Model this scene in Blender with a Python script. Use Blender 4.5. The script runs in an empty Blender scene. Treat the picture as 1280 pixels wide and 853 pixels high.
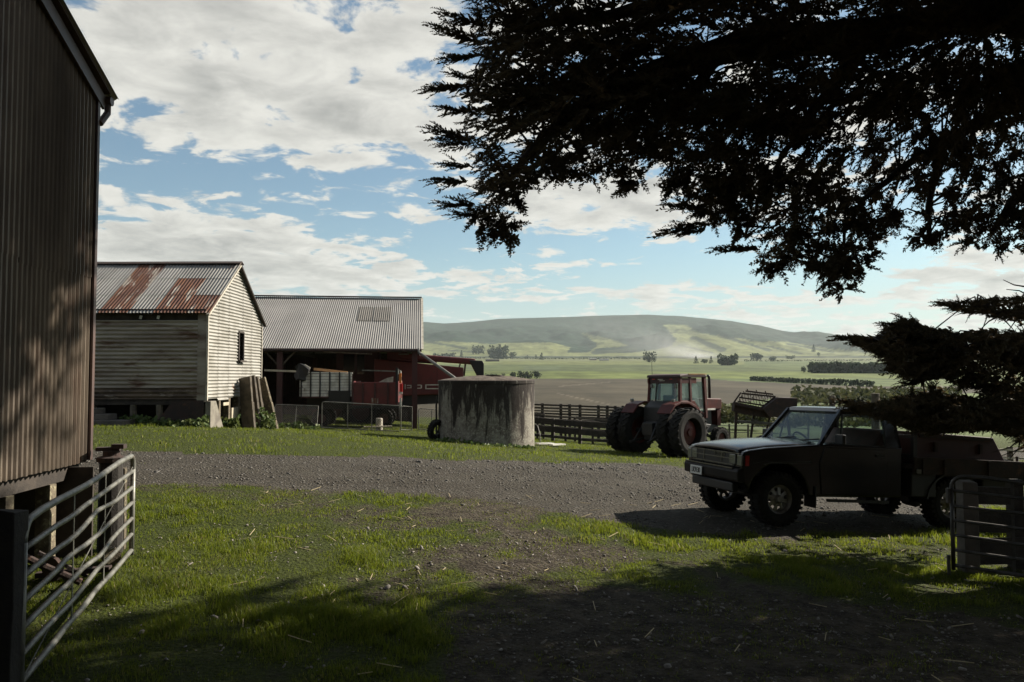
import bpy, math, random
import numpy as np
from mathutils import Vector, Matrix
random.seed(7)
rng = np.random.default_rng(11)
PI = math.pi
HAZE = 4.2e-5
SMOKE = True
S = bpy.context.scene
COL = S.collection

# ------------------------------------------------------------------ camera
F = 1000.0            # focal length in pixels of a 1280 wide frame
HOR = 470.0           # row of the horizon
EYE = 1.75
PITCH = math.atan((HOR - 426.5) / F)
cam_data = bpy.data.cameras.new("camera")
cam_data.lens = 36.0 * F / 1280.0
cam_data.sensor_width = 36.0
cam_data.clip_start = 0.05
cam_data.clip_end = 60000.0
cam = bpy.data.objects.new("camera", cam_data)
cam.location = (0, 0, EYE)
cam.rotation_euler = (PI / 2 + PITCH, 0, 0)
COL.objects.link(cam)
S.camera = cam
S.view_settings.view_transform = 'Standard'
S.view_settings.look = 'None'
S.view_settings.exposure = 1.12
S.view_settings.gamma = 1.0
S.view_settings.use_curve_mapping = False
S.cycles.max_bounces = 6
S.cycles.diffuse_bounces = 2
S.cycles.glossy_bounces = 3
S.cycles.transmission_bounces = 5
S.cycles.transparent_max_bounces = 8
S.cycles.volume_bounces = 0
S.cycles.caustics_reflective = False
S.cycles.caustics_refractive = False

# ------------------------------------------------------------------ sun and sky
SUN_DIR = Vector((0.74, 0.42, 0.53)).normalized()
SUN_ELEV = math.asin(SUN_DIR.z)
SUN_ROT = math.atan2(SUN_DIR.x, SUN_DIR.y)
sun_data = bpy.data.lights.new("sun", 'SUN')
sun_data.energy = 5.0
sun_data.angle = math.radians(0.5)
sun_data.color = (1.0, 0.92, 0.79)
sun = bpy.data.objects.new("sun", sun_data)
sun.rotation_euler = SUN_DIR.to_track_quat('Z', 'Y').to_euler()
sun.location = (30, 20, 40)
COL.objects.link(sun)


class NT:
    """small helper to write node trees as expressions"""
    def __init__(s, tree):
        s.t = tree

    def n(s, kind, **kw):
        nd = s.t.nodes.new(kind)
        for k, v in kw.items():
            setattr(nd, k, v)
        return nd

    def lk(s, a, b):
        s.t.links.new(a, b)

    def put(s, sock, v):
        if isinstance(v, (int, float)):
            sock.default_value = v
        elif isinstance(v, (tuple, list)):
            sock.default_value = tuple(v) if len(v) == len(sock.default_value) else tuple(v) + (1.0,)
        else:
            s.lk(v, sock)

    def m(s, op, a, b=0.0, c=0.0, clamp=False):
        nd = s.n('ShaderNodeMath', operation=op, use_clamp=clamp)
        s.put(nd.inputs[0], a); s.put(nd.inputs[1], b)
        if len(nd.inputs) > 2:
            s.put(nd.inputs[2], c)
        return nd.outputs[0]

    def vm(s, op, a, b=None):
        nd = s.n('ShaderNodeVectorMath', operation=op)
        s.put(nd.inputs[0], a)
        if b is not None:
            s.put(nd.inputs[3] if op == 'SCALE' else nd.inputs[1], b)
        return nd.outputs[0]

    def ramp(s, v, lo, hi, a=0.0, b=1.0, smooth=True):
        nd = s.n('ShaderNodeMapRange')
        nd.interpolation_type = 'SMOOTHSTEP' if smooth else 'LINEAR'
        s.put(nd.inputs[0], v); s.put(nd.inputs[1], lo); s.put(nd.inputs[2], hi)
        s.put(nd.inputs[3], a); s.put(nd.inputs[4], b)
        return nd.outputs[0]

    def mix(s, f, a, b):
        nd = s.n('ShaderNodeMix', data_type='RGBA')
        s.put(nd.inputs[0], f); s.put(nd.inputs[6], a); s.put(nd.inputs[7], b)
        return nd.outputs[2]

    def noise(s, vec, scale, detail=4, rough=0.55, dist=0.0, lac=2.0):
        nd = s.n('ShaderNodeTexNoise')
        nd.inputs['Scale'].default_value = scale
        nd.inputs['Detail'].default_value = detail
        nd.inputs['Roughness'].default_value = rough
        nd.inputs['Distortion'].default_value = dist
        nd.inputs['Lacunarity'].default_value = lac
        if vec is not None:
            s.lk(vec, nd.inputs['Vector'])
        return nd.outputs[0]

    def sep(s, v):
        nd = s.n('ShaderNodeSeparateXYZ'); s.lk(v, nd.inputs[0]); return nd.outputs

    def comb(s, x, y, z):
        nd = s.n('ShaderNodeCombineXYZ')
        s.put(nd.inputs[0], x); s.put(nd.inputs[1], y); s.put(nd.inputs[2], z)
        return nd.outputs[0]

    def attr(s, name):
        return s.n('ShaderNodeAttribute', attribute_name=name)


world = bpy.data.worlds.new("World")
S.world = world
world.use_nodes = True
wt = world.node_tree
wt.nodes.clear()
W = NT(wt)
skyn = W.n('ShaderNodeTexSky', sky_type='NISHITA')
skyn.sun_disc = False
skyn.sun_elevation = SUN_ELEV
skyn.sun_rotation = SUN_ROT
skyn.air_density = 1.0
skyn.dust_density = 0.7
skyn.ozone_density = 1.0
tc = W.n('ShaderNodeTexCoord')
D = tc.outputs['Generated']
dx, dy, dz = W.sep(D)
el = W.m('ARCSINE', dz)
az = W.m('ARCTAN2', dx, dy)
inv = W.m('DIVIDE', 1.0, W.m('ADD', W.m('MAXIMUM', dz, 0.0), 0.13))
pv = W.comb(W.m('MULTIPLY', dx, inv), W.m('MULTIPLY', dy, inv), 0.0)


def blob(azd, eld, sa, se, amp):
    """one bank of cloud or gap, placed by azimuth and elevation in degrees"""
    a = W.m('DIVIDE', W.m('SUBTRACT', az, math.radians(azd)), math.radians(sa))
    e = W.m('DIVIDE', W.m('SUBTRACT', el, math.radians(eld)), math.radians(se))
    r = W.m('ADD', W.m('MULTIPLY', a, a), W.m('MULTIPLY', e, e))
    return W.m('MULTIPLY', W.m('EXPONENT', W.m('MULTIPLY', r, -1.0)), amp)


def pxblob(px, py, wx, wy, amp):
    a = math.degrees(math.atan((px - 640) / F)); e = math.degrees(math.atan((HOR - py) / math.hypot(F, px - 640)))
    return blob(a, e, wx / F * 57.3, wy / F * 57.3, amp)


CLOUD_BLOBS = [
    pxblob(300, 60, 330, 120, 0.235), pxblob(440, 150, 170, 60, 0.18), pxblob(190, 295, 130, 48, 0.27),
    pxblob(330, 325, 130, 32, 0.25), pxblob(560, 345, 190, 24, 0.16), pxblob(740, 255, 130, 36, 0.22),
    pxblob(480, 265, 90, 12, 0.10), pxblob(960, 378, 200, 13, 0.15), pxblob(1220, 325, 70, 22, 0.2),
    pxblob(1150, 405, 160, 12, 0.08), pxblob(660, 388, 190, 12, -0.16), pxblob(800, 345, 200, 14, -0.12),
    pxblob(190, 205, 120, 40, -0.14), pxblob(420, 240, 150, 34, -0.24), pxblob(600, 300, 110, 26, -0.20),
    pxblob(900, 320, 140, 28, -0.20), pxblob(1080, 350, 70, 24, -0.16), pxblob(560, 190, 30, 60, -0.06),
]


def density(vec):
    big = W.noise(vec, 1.1, 3, 0.5, 0.4)
    fine = W.noise(vec, 5.2, 9, 0.60, 0.35)
    return W.m('ADD', W.m('MULTIPLY', big, 0.45), W.m('SUBTRACT', W.m('MULTIPLY', fine, 1.08), 0.17))


off = W.vm('ADD', pv, (4.3, 2.2, 0.0))
n0 = density(off)
n1 = density(W.vm('ADD', off, (SUN_DIR.x * 0.07, SUN_DIR.y * 0.07, 0.0)))
bias = CLOUD_BLOBS[0]
for b_ in CLOUD_BLOBS[1:]:
    bias = W.m('ADD', bias, b_)
bias = W.m('MULTIPLY', bias, 0.78)
dens = W.m('ADD', n0, bias)
cover = W.ramp(dens, 0.58, 0.685)
thick = W.ramp(dens, 0.62, 0.95)
lit = W.m('SUBTRACT', n0, n1)
shade = W.m('ADD', W.m('SUBTRACT', 1.0, W.m('MULTIPLY', thick, 0.50)), W.m('MULTIPLY', lit, 1.5), 0, True)
mott = W.ramp(W.noise(W.vm('ADD', off, (7.7, 1.9, 0.0)), 3.4, 6, .6, .3), 0.46, 0.66)
shade = W.m('MULTIPLY', shade, W.m('SUBTRACT', 1.0, W.m('MULTIPLY', mott, 0.24)))
ccol = W.mix(shade, (0.32, 0.33, 0.325), (0.98, 0.965, 0.90))
hz = W.ramp(el, 0.0, 0.16, 0.75, 0.0)
skycol = W.vm('MULTIPLY', W.vm('SCALE', skyn.outputs[0], 0.12), (0.92, 1.10, 1.10))
skycol = W.mix(hz, skycol, (0.56, 0.66, 0.70))
cov2 = W.m('MULTIPLY', cover, W.ramp(el, 0.0, 0.03, 0.5, 1.0))
final = W.mix(cov2, skycol, ccol)
# below the horizon the dome takes the dull colour of the ground
final = W.mix(W.ramp(dz, -0.03, 0.0), (0.12, 0.13, 0.09), final)
bg = W.n('ShaderNodeBackground')
W.lk(final, bg.inputs[0]); bg.inputs[1].default_value = 0.375
wo = W.n('ShaderNodeOutputWorld')
W.lk(bg.outputs[0], wo.inputs[0])

# ------------------------------------------------------------------ projection helpers
_fw = np.array([0, math.cos(PITCH), math.sin(PITCH)])
_up = np.array([0, -math.sin(PITCH), math.cos(PITCH)])


def P(px, py, Y):
    """point at depth Y that lies on the line of sight of photo pixel (px, py)"""
    d = np.array([1., 0, 0]) * (px - 640) + _up * (426.5 - py) + _fw * F
    d = d * (Y / d[1])
    return Vector((d[0], d[1], d[2] + EYE))


def proj(X, Y, Z):
    z = Z - EYE
    d = Y * _fw[1] + z * _fw[2]
    u = Y * _up[1] + z * _up[2]
    d = np.where(d < 0.05, 0.05, d)
    return 640 + F * X / d, 426.5 - F * u / d


# value noise on numpy arrays
_perm = rng.permutation(512)


def vnoise(x, y):
    xi = np.floor(x).astype(int); yi = np.floor(y).astype(int)
    xf = x - xi; yf = y - yi
    def h(a, b):
        return _perm[(_perm[a & 511] + b) & 511] / 511.0
    u = xf * xf * (3 - 2 * xf); v = yf * yf * (3 - 2 * yf)
    a = h(xi, yi) * (1 - u) + h(xi + 1, yi) * u
    b = h(xi, yi + 1) * (1 - u) + h(xi + 1, yi + 1) * u
    return a * (1 - v) + b * v


def fbm(x, y, o=4):
    s = 0; a = 0.5
    for k in range(o):
        s = s + a * vnoise(x + 17.3 * k, y + 9.1 * k); x = x * 2.03; y = y * 2.03; a *= 0.5
    return s


def sstep(v, a, b):
    t = np.clip((v - a) / (b - a), 0, 1)
    return t * t * (3 - 2 * t)


# ------------------------------------------------------------------ shape of the land
CTRL = np.array([(-4.13, 8.7, -.23), (-3.25, 5.25, -.34), (3.65, 11.2, -.33), (6.45, 11.9, -.52), (5.1, 9.0, -.46),
                 (6.26, 28.7, -1.19), (3.9, 30.9, -1.12), (-1, 30, -.76), (-9.2, 24, .24), (-14, 24, .25), (-4.3, 36, -.6),
                 (1.5, 40, -1.5), (-6, 32, -.45), (0, 0, -.15), (3.1, 12.6, -.33), (6.0, 13.3, -.5), (-9, 36, -.4),
                 (10, 31, -1.45), (9, 22, -1.0)])
_A = np.c_[CTRL[:, :2], np.ones(len(CTRL))]
_pl = np.linalg.lstsq(_A, CTRL[:, 2], rcond=None)[0]
_SG = 7.0
_d2 = ((CTRL[:, None, :2] - CTRL[None, :, :2]) ** 2).sum(-1)
_w = np.linalg.solve(np.exp(-_d2 / (2 * _SG ** 2)) + 0.02 * np.eye(len(CTRL)), CTRL[:, 2] - _A @ _pl)
RIDGE = [(-900, 440), (-300, 425), (100, 412), (400, 406), (527, 402), (555, 404), (590, 402), (625, 398), (696, 396), (763, 394),
         (810, 393), (855, 395), (915, 401), (985, 414), (1040, 422), (1110, 432), (1200, 438), (1300, 441), (1700, 436), (2400, 430)]
_rx = np.array([(r[0] - 640) / F for r in RIDGE]); _ry = np.array([HOR - r[1] for r in RIDGE]) / F
YR = 6000.0
_py = np.array([60, 90, 130, 250, 700, 1500, 2500, 3000])
_pz = np.array([-2.6, -5.0, -6.2, -5.6, -0.5, 24.0, 52.0, 68.0])


def ground(X, Y):
    X = np.asarray(X, float); Y = np.asarray(Y, float)
    xc = np.clip(X, -26, 26); yc = np.clip(Y, -10, 60)
    z = _pl[0] * xc + _pl[1] * yc + _pl[2]
    for (cx, cy, _), w in zip(CTRL, _w):
        z = z + w * np.exp(-((X - cx) ** 2 + (Y - cy) ** 2) / (2 * _SG ** 2))
    Yp = np.maximum(Y, 1.0)
    prof = np.interp(Yp, _py, _pz)
    prof = prof + (fbm(X / 420.0 + 31, Y / 420.0 + 7, 3) - .45) * np.clip((Y - 300) / 1500, 0, 1) * 9
    t = sstep(Y, 46, 110)
    z = z * (1 - t) + prof * t
    # the range of hills
    th = sstep(Y, 2700, YR)
    th = np.power(np.clip((Y - 2700) / (YR - 2700), 0, 1), 1.25)
    rz = np.interp(X / Yp, _rx, _ry) * YR
    gul = (fbm(X / 420.0 + 3, Y / 900.0 + 5, 5) - .47) * 210 * np.clip(th * (1 - th) * 4, 0, 1)
    hill = 68 + (rz - 68) * th + gul
    back = np.clip((Y - YR) / 3000, 0, 1)
    hill = hill - back * rz * .5
    z = np.where(Y > 2700, z * 0 + hill - (1 - sstep(Y, 2700, 3000)) * (68 - prof), z)
    return z


def gz(x, y):
    return float(ground(x, y))


def G(px, py, y0=2.0, y1=7000.0):
    """where the line of sight of a photo pixel meets the land"""
    ys = np.geomspace(y0, y1, 1500)
    p1 = P(px, py, 1.0)
    X = p1.x * ys; Z = EYE + (p1.z - EYE) * ys
    below = np.nonzero(Z - ground(X, ys) < 0)[0]
    k = below[0] if len(below) else len(ys) - 1
    return Vector((X[k], ys[k], gz(X[k], ys[k])))


# ------------------------------------------------------------------ mesh helpers
def frame(d, up=(0, 0, 1)):
    d = Vector(d).normalized(); u = Vector(up)
    if abs(d.dot(u)) > .985:
        u = Vector((1, 0, 0)) if abs(d.x) < .9 else Vector((0, 1, 0))
    s = d.cross(u).normalized(); u = s.cross(d).normalized()
    return d, s, u


class MB:
    def __init__(s):
        s.v = []; s.f = []

    def add(s, vs, fs):
        o = len(s.v); s.v += [tuple(p) for p in vs]; s.f += [tuple(i + o for i in q) for q in fs]; return s

    def box(s, c, d, R=None):
        hx, hy, hz = d[0] / 2, d[1] / 2, d[2] / 2
        vs = [Vector((x, y, z)) for z in (-hz, hz) for y in (-hy, hy) for x in (-hx, hx)]
        if R is not None:
            vs = [R @ p for p in vs]
        c = Vector(c)
        return s.add([p + c for p in vs], [(0, 2, 3, 1), (4, 5, 7, 6), (0, 1, 5, 4), (2, 6, 7, 3), (0, 4, 6, 2), (1, 3, 7, 5)])

    def beam(s, p, q, w, h, up=(0, 0, 1), jit=0.0):
        p = Vector(p); q = Vector(q); d, sd, u = frame(q - p, up)
        vs = []
        for e in (p, q):
            for a, b in ((-1, -1), (1, -1), (1, 1), (-1, 1)):
                j = 1 + random.uniform(-jit, jit)
                vs.append(e + sd * (a * w / 2 * j) + u * (b * h / 2 * j))
        return s.add(vs, [(0, 3, 2, 1), (4, 5, 6, 7), (0, 1, 5, 4), (1, 2, 6, 5), (2, 3, 7, 6), (3, 0, 4, 7)])

    def tube(s, pts, r, n=8, cap=True, jit=0.0):
        pts = [Vector(p) for p in pts]
        rs = r if isinstance(r, (list, tuple)) else [r] * len(pts)
        o = len(s.v); pu = None
        for i, p in enumerate(pts):
            d = pts[min(i + 1, len(pts) - 1)] - pts[max(i - 1, 0)]
            d, sd, u = frame(d, pu if pu is not None else (0, 0, 1))
            pu = u
            for k in range(n):
                a = 2 * PI * k / n
                rr = rs[i] * (1 + random.uniform(-jit, jit))
                s.v.append(tuple(p + sd * (math.cos(a) * rr) + u * (math.sin(a) * rr)))
        for i in range(len(pts) - 1):
            for k in range(n):
                a = o + i * n + k; b = o + i * n + (k + 1) % n
                s.f.append((a, b, b + n, a + n))
        if cap:
            s.f.append(tuple(o + k for k in range(n))[::-1])
            e = o + (len(pts) - 1) * n
            s.f.append(tuple(e + k for k in range(n)))
        return s

    def lathe(s, prof, c=(0, 0, 0), ax=(0, 0, 1), n=24, closed=False, up=(0, 0, 1)):
        """prof: (radius, height along the axis)"""
        d, sd, u = frame(ax, up if abs(Vector(ax).normalized().dot(Vector(up))) < .98 else (0, 1, 0))
        c = Vector(c); o = len(s.v); m = len(prof)
        for k in range(n):
            a = 2 * PI * k / n
            e = sd * math.cos(a) + u * math.sin(a)
            for r, h in prof:
                s.v.append(tuple(c + e * r + d * h))
        for k in range(n):
            k2 = (k + 1) % n
            for j in range(m - 1 if not closed else m):
                j2 = (j + 1) % m
                s.f.append((o + k * m + j, o + k2 * m + j, o + k2 * m + j2, o + k * m + j2))
        return s

    def prism(s, poly, fn, t0, t1):
        """poly in two coordinates; fn(a, b, t) gives the point"""
        n = len(poly)
        vs = [fn(a, b, t0) for a, b in poly] + [fn(a, b, t1) for a, b in poly]
        fs = [tuple(range(n))[::-1], tuple(range(n, 2 * n))]
        fs += [(i, (i + 1) % n, n + (i + 1) % n, n + i) for i in range(n)]
        return s.add(vs, fs)

    def mesh(s, name, mat, smooth=False):
        me = bpy.data.meshes.new(name)
        me.from_pydata(s.v, [], s.f)
        if mat is not None:
            me.materials.append(mat)
        import bmesh
        bm = bmesh.new(); bm.from_mesh(me)
        bmesh.ops.recalc_face_normals(bm, faces=bm.faces)
        bm.to_mesh(me); bm.free()
        if smooth:
            for p in me.polygons:
                p.use_smooth = True
        return me

    def build(s, name, mat, parent=None, smooth=False, bevel=0.0, seg=2, autos=None):
        o = bpy.data.objects.new(name, s.mesh(name, mat, smooth))
        COL.objects.link(o)
        if parent is not None:
            o.parent = parent
        if bevel:
            b = o.modifiers.new("bevel", 'BEVEL'); b.width = bevel; b.segments = seg; b.limit_method = 'ANGLE'
            b.angle_limit = math.radians(40)
        if autos:
            w = o.modifiers.new("edges", 'EDGE_SPLIT'); w.split_angle = math.radians(autos)
        return o


def tri_object(name, verts, faces, mat, parent=None, smooth=False, attrs=None):
    """verts (n,3), faces (m,3) as numpy arrays"""
    me = bpy.data.meshes.new(name)
    nv, nf, k = len(verts), len(faces), faces.shape[1]
    me.vertices.add(nv); me.vertices.foreach_set("co", np.asarray(verts, np.float32).ravel())
    me.loops.add(nf * k); me.loops.foreach_set("vertex_index", np.asarray(faces, np.int32).ravel())
    me.polygons.add(nf); me.polygons.foreach_set("loop_start", np.arange(0, nf * k, k, dtype=np.int32))
    me.polygons.foreach_set("loop_total", np.full(nf, k, np.int32))
    if smooth:
        me.polygons.foreach_set("use_smooth", np.ones(nf, bool))
    for an, (kind, arr) in (attrs or {}).items():
        at = me.attributes.new(an, kind, 'POINT')
        at.data.foreach_set("color" if kind == 'FLOAT_COLOR' else "value", np.asarray(arr, np.float32).ravel())
    me.update(); me.validate()
    me.materials.append(mat)
    o = bpy.data.objects.new(name, me); COL.objects.link(o)
    if parent is not None:
        o.parent = parent
    return o


def thing(name, label, cat, loc=(0, 0, 0), rotz=0.0, group=None):
    o = bpy.data.objects.new(name, None); COL.objects.link(o)
    o.empty_display_size = .2
    o.location = loc; o.rotation_euler = (0, 0, rotz)
    return tag(o, label, cat, group)


def tag(o, label, cat, group=None):
    o['label'] = label; o['category'] = cat
    if group:
        o['group'] = group
    return o


def kind(o, k):
    o['kind'] = k
    return o


def copy_tree(o, parent=None):
    c = o.copy(); COL.objects.link(c)
    if parent is not None:
        c.parent = parent
    for ch in list(o.children):
        copy_tree(ch, c)
    return c


def corr(O, A, B, N, a0, a1, lo, hi, pitch=0.1, amp=0.012, seg=6):
    """a corrugated sheet: waves along A, straight along B"""
    O, A, B, N = Vector(O), Vector(A), Vector(B), Vector(N)
    n = max(2, int(round((a1 - a0) / pitch * seg)))
    mb = MB()
    for i in range(n + 1):
        a = a0 + (a1 - a0) * i / n
        w = math.sin(2 * PI * a / pitch) * amp
        p = O + A * a + N * w
        mb.v.append(tuple(p + B * lo(a))); mb.v.append(tuple(p + B * hi(a)))
    mb.f = [(2 * i, 2 * i + 2, 2 * i + 3, 2 * i + 1) for i in range(n)]
    return mb


def text_mesh(txt, size, depth, mat, name, parent, M, align='CENTER', spacing=1.0):
    cu = bpy.data.curves.new(name, 'FONT'); cu.body = txt; cu.size = size; cu.extrude = depth
    cu.align_x = align; cu.align_y = 'CENTER'; cu.space_character = spacing; cu.resolution_u = 2
    tmp = bpy.data.objects.new("tmp", cu); COL.objects.link(tmp)
    dg = bpy.context.evaluated_depsgraph_get()
    me = bpy.data.meshes.new_from_object(tmp.evaluated_get(dg))
    bpy.data.objects.remove(tmp)
    me.transform(M); me.materials.clear(); me.materials.append(mat); me.name = name
    o = bpy.data.objects.new(name, me); COL.objects.link(o); o.parent = parent
    return o


# ------------------------------------------------------------------ materials
MATS = {}


def mat(name, col, rough=0.7, col2=None, scale=3.0, spread=(0.4, 0.65), metal=0.0, bump=0.0, bscale=40.0, spec=0.5,
        stretch=(1, 1, 1), col3=None, s3=8.0, t3=(0.55, 0.7), rand=0.0, coat=0.0, detail=5):
    m_ = bpy.data.materials.new(name); m_.use_nodes = True
    N_ = NT(m_.node_tree)
    bs = m_.node_tree.nodes['Principled BSDF']
    geo = N_.n('ShaderNodeNewGeometry')
    pos = geo.outputs['Position']
    sv = N_.vm('MULTIPLY', pos, stretch)
    c = None
    if col2 is not None:
        c = N_.mix(N_.ramp(N_.noise(sv, scale, detail, .6), *spread), col, col2)
    if col3 is not None:
        c = N_.mix(N_.ramp(N_.noise(N_.vm('ADD', sv, (9.1, 3.3, 5.7)), s3, 6, .65, .4), *t3), c if c is not None else col, col3)
    if rand:
        oi = N_.n('ShaderNodeObjectInfo')
        hs = N_.n('ShaderNodeHueSaturation')
        N_.put(hs.inputs['Value'], N_.ramp(oi.outputs['Random'], 0, 1, 1 - rand, 1 + rand, False))
        N_.put(hs.inputs['Color'], c if c is not None else col)
        c = hs.outputs[0]
    N_.put(bs.inputs['Base Color'], c if c is not None else col)
    bs.inputs['Roughness'].default_value = rough
    bs.inputs['Metallic'].default_value = metal
    bs.inputs['Specular IOR Level'].default_value = spec
    if coat:
        bs.inputs['Coat Weight'].default_value = coat; bs.inputs['Coat Roughness'].default_value = .08
    if bump:
        bn = N_.n('ShaderNodeBump'); bn.inputs['Strength'].default_value = bump; bn.inputs['Distance'].default_value = .02
        N_.lk(N_.noise(sv, bscale, 5, .6), bn.inputs['Height'])
        N_.lk(bn.outputs[0], bs.inputs['Normal'])
    MATS[name] = m_
    return m_


def leaf_mat(name, col, col2, trans=0.35, scale=2.0, rough=.6, back=None):
    m_ = bpy.data.materials.new(name); m_.use_nodes = True
    t = m_.node_tree; t.nodes.clear(); N_ = NT(t)
    geo = N_.n('ShaderNodeNewGeometry')
    c = N_.mix(N_.ramp(N_.noise(geo.outputs['Position'], scale, 3, .6), .35, .65), col, col2)
    d = N_.n('ShaderNodeBsdfPrincipled'); N_.lk(c, d.inputs['Base Color']); d.inputs['Roughness'].default_value = rough
    d.inputs['Specular IOR Level'].default_value = .25
    tr = N_.n('ShaderNodeBsdfTranslucent')
    if back is not None:
        c2 = N_.mix(.5, c, back)
    else:
        c2 = c
    N_.lk(c2, tr.inputs[0])
    mx = N_.n('ShaderNodeMixShader'); mx.inputs[0].default_value = trans
    N_.lk(d.outputs[0], mx.inputs[1]); N_.lk(tr.outputs[0], mx.inputs[2])
    o = N_.n('ShaderNodeOutputMaterial'); N_.lk(mx.outputs[0], o.inputs[0])
    return m_


def glass_mat(name, tint, rough=0.03, alpha=.35, spec=.7, dust_sheen=(.03, .035, .035)):
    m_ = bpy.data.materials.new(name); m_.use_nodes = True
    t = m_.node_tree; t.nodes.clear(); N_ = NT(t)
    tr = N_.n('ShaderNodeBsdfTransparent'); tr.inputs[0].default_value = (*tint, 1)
    gl = N_.n('ShaderNodeBsdfPrincipled'); gl.inputs['Base Color'].default_value = (*dust_sheen, 1)
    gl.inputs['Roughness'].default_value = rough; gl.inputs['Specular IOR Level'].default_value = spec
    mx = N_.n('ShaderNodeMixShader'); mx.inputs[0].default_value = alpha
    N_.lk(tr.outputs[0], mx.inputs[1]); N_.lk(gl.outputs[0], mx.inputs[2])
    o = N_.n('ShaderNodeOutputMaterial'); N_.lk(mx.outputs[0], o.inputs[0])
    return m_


M_GALV = mat('galvanised_iron', (.34, .33, .31), .5, (.24, .23, .22), 1.3, (.35, .7), .25, .1, 30, col3=(.2, .13, .09), s3=.9, t3=(.62, .74), rand=.12)
M_GALVROOF = mat('weathered_roof_iron', (.27, .26, .24), .5, (.19, .18, .165), .8, (.35, .7), .2, .05, 30, col3=(.13, .075, .05), s3=1.3, t3=(.58, .68), stretch=(1.8, .5, .5), rand=.1)
M_BARNROOF = mat('dull_roof_iron', (.20, .19, .176), .55, (.165, .157, .146), .6, (.35, .7), .15, 0, 30, rand=.07)
M_SKYLIGHT = mat('dirty_fibreglass_panel', (.12, .105, .085), .5, (.09, .08, .065), 2)
M_RUST = mat('rusty_iron', (.13, .050, .023), .85, (.075, .030, .020), 2.2, (.35, .65), 0, .25, 50, col3=(.27, .235, .20), s3=1.5, t3=(.53, .62), stretch=(2.6, .45, .45))
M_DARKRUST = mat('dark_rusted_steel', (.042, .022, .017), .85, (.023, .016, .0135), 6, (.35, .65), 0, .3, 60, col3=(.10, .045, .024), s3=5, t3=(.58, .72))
M_WHITEWALL = mat('old_white_painted_iron', (.30, .288, .26), .75, (.20, .188, .16), 1.2, (.4, .7), 0, .1, 30, col3=(.20, .11, .06), s3=1.5, t3=(.64, .74), rand=.05)
M_DIRTYWALL = mat('grimy_painted_iron', (.33, .29, .24), .8, (.19, .155, .125), 1.0, (.35, .65), 0, .1, 30, col3=(.10, .055, .035), s3=1.1, t3=(.48, .66), stretch=(.5, 1, 2.6), rand=.06)
M_TRIM = mat('pale_weathered_trim', (.45, .41, .34), .8, (.30, .27, .22), 5)
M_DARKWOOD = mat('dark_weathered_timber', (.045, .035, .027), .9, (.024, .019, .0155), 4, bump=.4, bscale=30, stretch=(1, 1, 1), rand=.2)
M_WOOD = mat('grey_weathered_timber', (.12, .098, .072), .9, (.065, .054, .04), 5, bump=.5, bscale=40, rand=.2)
M_PALEWOOD = mat('pale_timber', (.42, .37, .28), .85, (.30, .26, .19), 4, bump=.3, bscale=30, rand=.15)
M_LICHEN = mat('lichened_timber', (.13, .105, .07), .95, (.07, .054, .04), 6, bump=.7, bscale=30, col3=(.28, .25, .16), s3=14, t3=(.52, .66), rand=.15)
M_CONC = mat('pale_concrete', (.20, .18, .145), .9, (.12, .105, .085), 3, bump=.3, bscale=25, col3=(.13, .10, .07), s3=3, t3=(.58, .7))
M_DARKCONC = mat('dark_old_concrete', (.13, .11, .095), .9, (.08, .07, .06), 3, bump=.3, bscale=25)
M_PIPE = mat('galvanised_pipe', (.18, .176, .155), .5, (.11, .105, .09), 9, (.4, .65), .35, .05, 90, col3=(.25, .18, .12), s3=18, t3=(.62, .72))
M_DULLPIPE = mat('dull_steel_pipe', (.10, .092, .085), .5, (.06, .055, .05), 9, (.4, .65), .3)
M_RED = mat('faded_red_paint', (.115, .017, .016), .5, (.075, .014, .013), 1.6, col3=(.07, .03, .022), s3=4, t3=(.62, .75), rand=.08)
M_DKRED = mat('dark_red_paint', (.048, .014, .012), .65, (.038, .013, .012), 2, col3=(.04, .025, .02), s3=4, t3=(.6, .75))
M_TRACRED = mat('tractor_red_paint', (.085, .014, .010), .5, (.05, .012, .010), 2.4, spec=.25, col3=(.06, .035, .028), s3=6, t3=(.6, .75))
M_BLACKPAINT = mat('black_vehicle_paint', (.005, .005, .0055), .20, (.009, .0085, .008), 2.0, (.45, .75), spec=.45, col3=(.014, .012, .010), s3=2.6, t3=(.60, .78), stretch=(1, 1, 1.6))
M_BLACK = mat('black_plastic', (.013, .012, .012), .55)
M_TYRE = mat('worn_tyre_rubber', (.012, .011, .0105), .85, (.022, .02, .017), 7, bump=.2, bscale=60, spec=.2)
M_RIM = mat('dusty_steel_rim', (.30, .28, .26), .45, (.16, .148, .135), 9, metal=.4)
M_CHROME = mat('dulled_chrome', (.22, .218, .21), .3, (.14, .138, .13), 12, metal=.9)
M_WHITE = mat('off_white_paint', (.66, .64, .58), .6, (.42, .40, .35), 2.5, col3=(.16, .13, .10), s3=3, t3=(.6, .72))
M_ORANGE = mat('orange_lamp_plastic', (.55, .16, .03), .35)
M_REDLAMP = mat('red_lamp_plastic', (.45, .02, .02), .3)
M_LAMP = mat('clear_lamp_lens', (.20, .20, .19), .15, metal=.3)
M_SEAT = mat('maroon_seat_vinyl', (.13, .06, .05), .6, (.09, .045, .04), 7)
M_TAN = mat('tan_board', (.40, .22, .10), .8, (.3, .17, .08), 6)
M_PLATE = mat('white_number_plate', (.75, .74, .70), .5)
M_GLASS = glass_mat('window_glass', (.86, .95, .93), .03, .16)
M_TGLASS = glass_mat('tinted_cab_glass', (.75, .92, .88), .04, .42, .8, (.20, .27, .25))  # pale teal layer colour imitates the sky reflected in the panes
M_DKGLASS = glass_mat('dusty_dark_glass', (.28, .30, .29), .08, .5)
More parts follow.
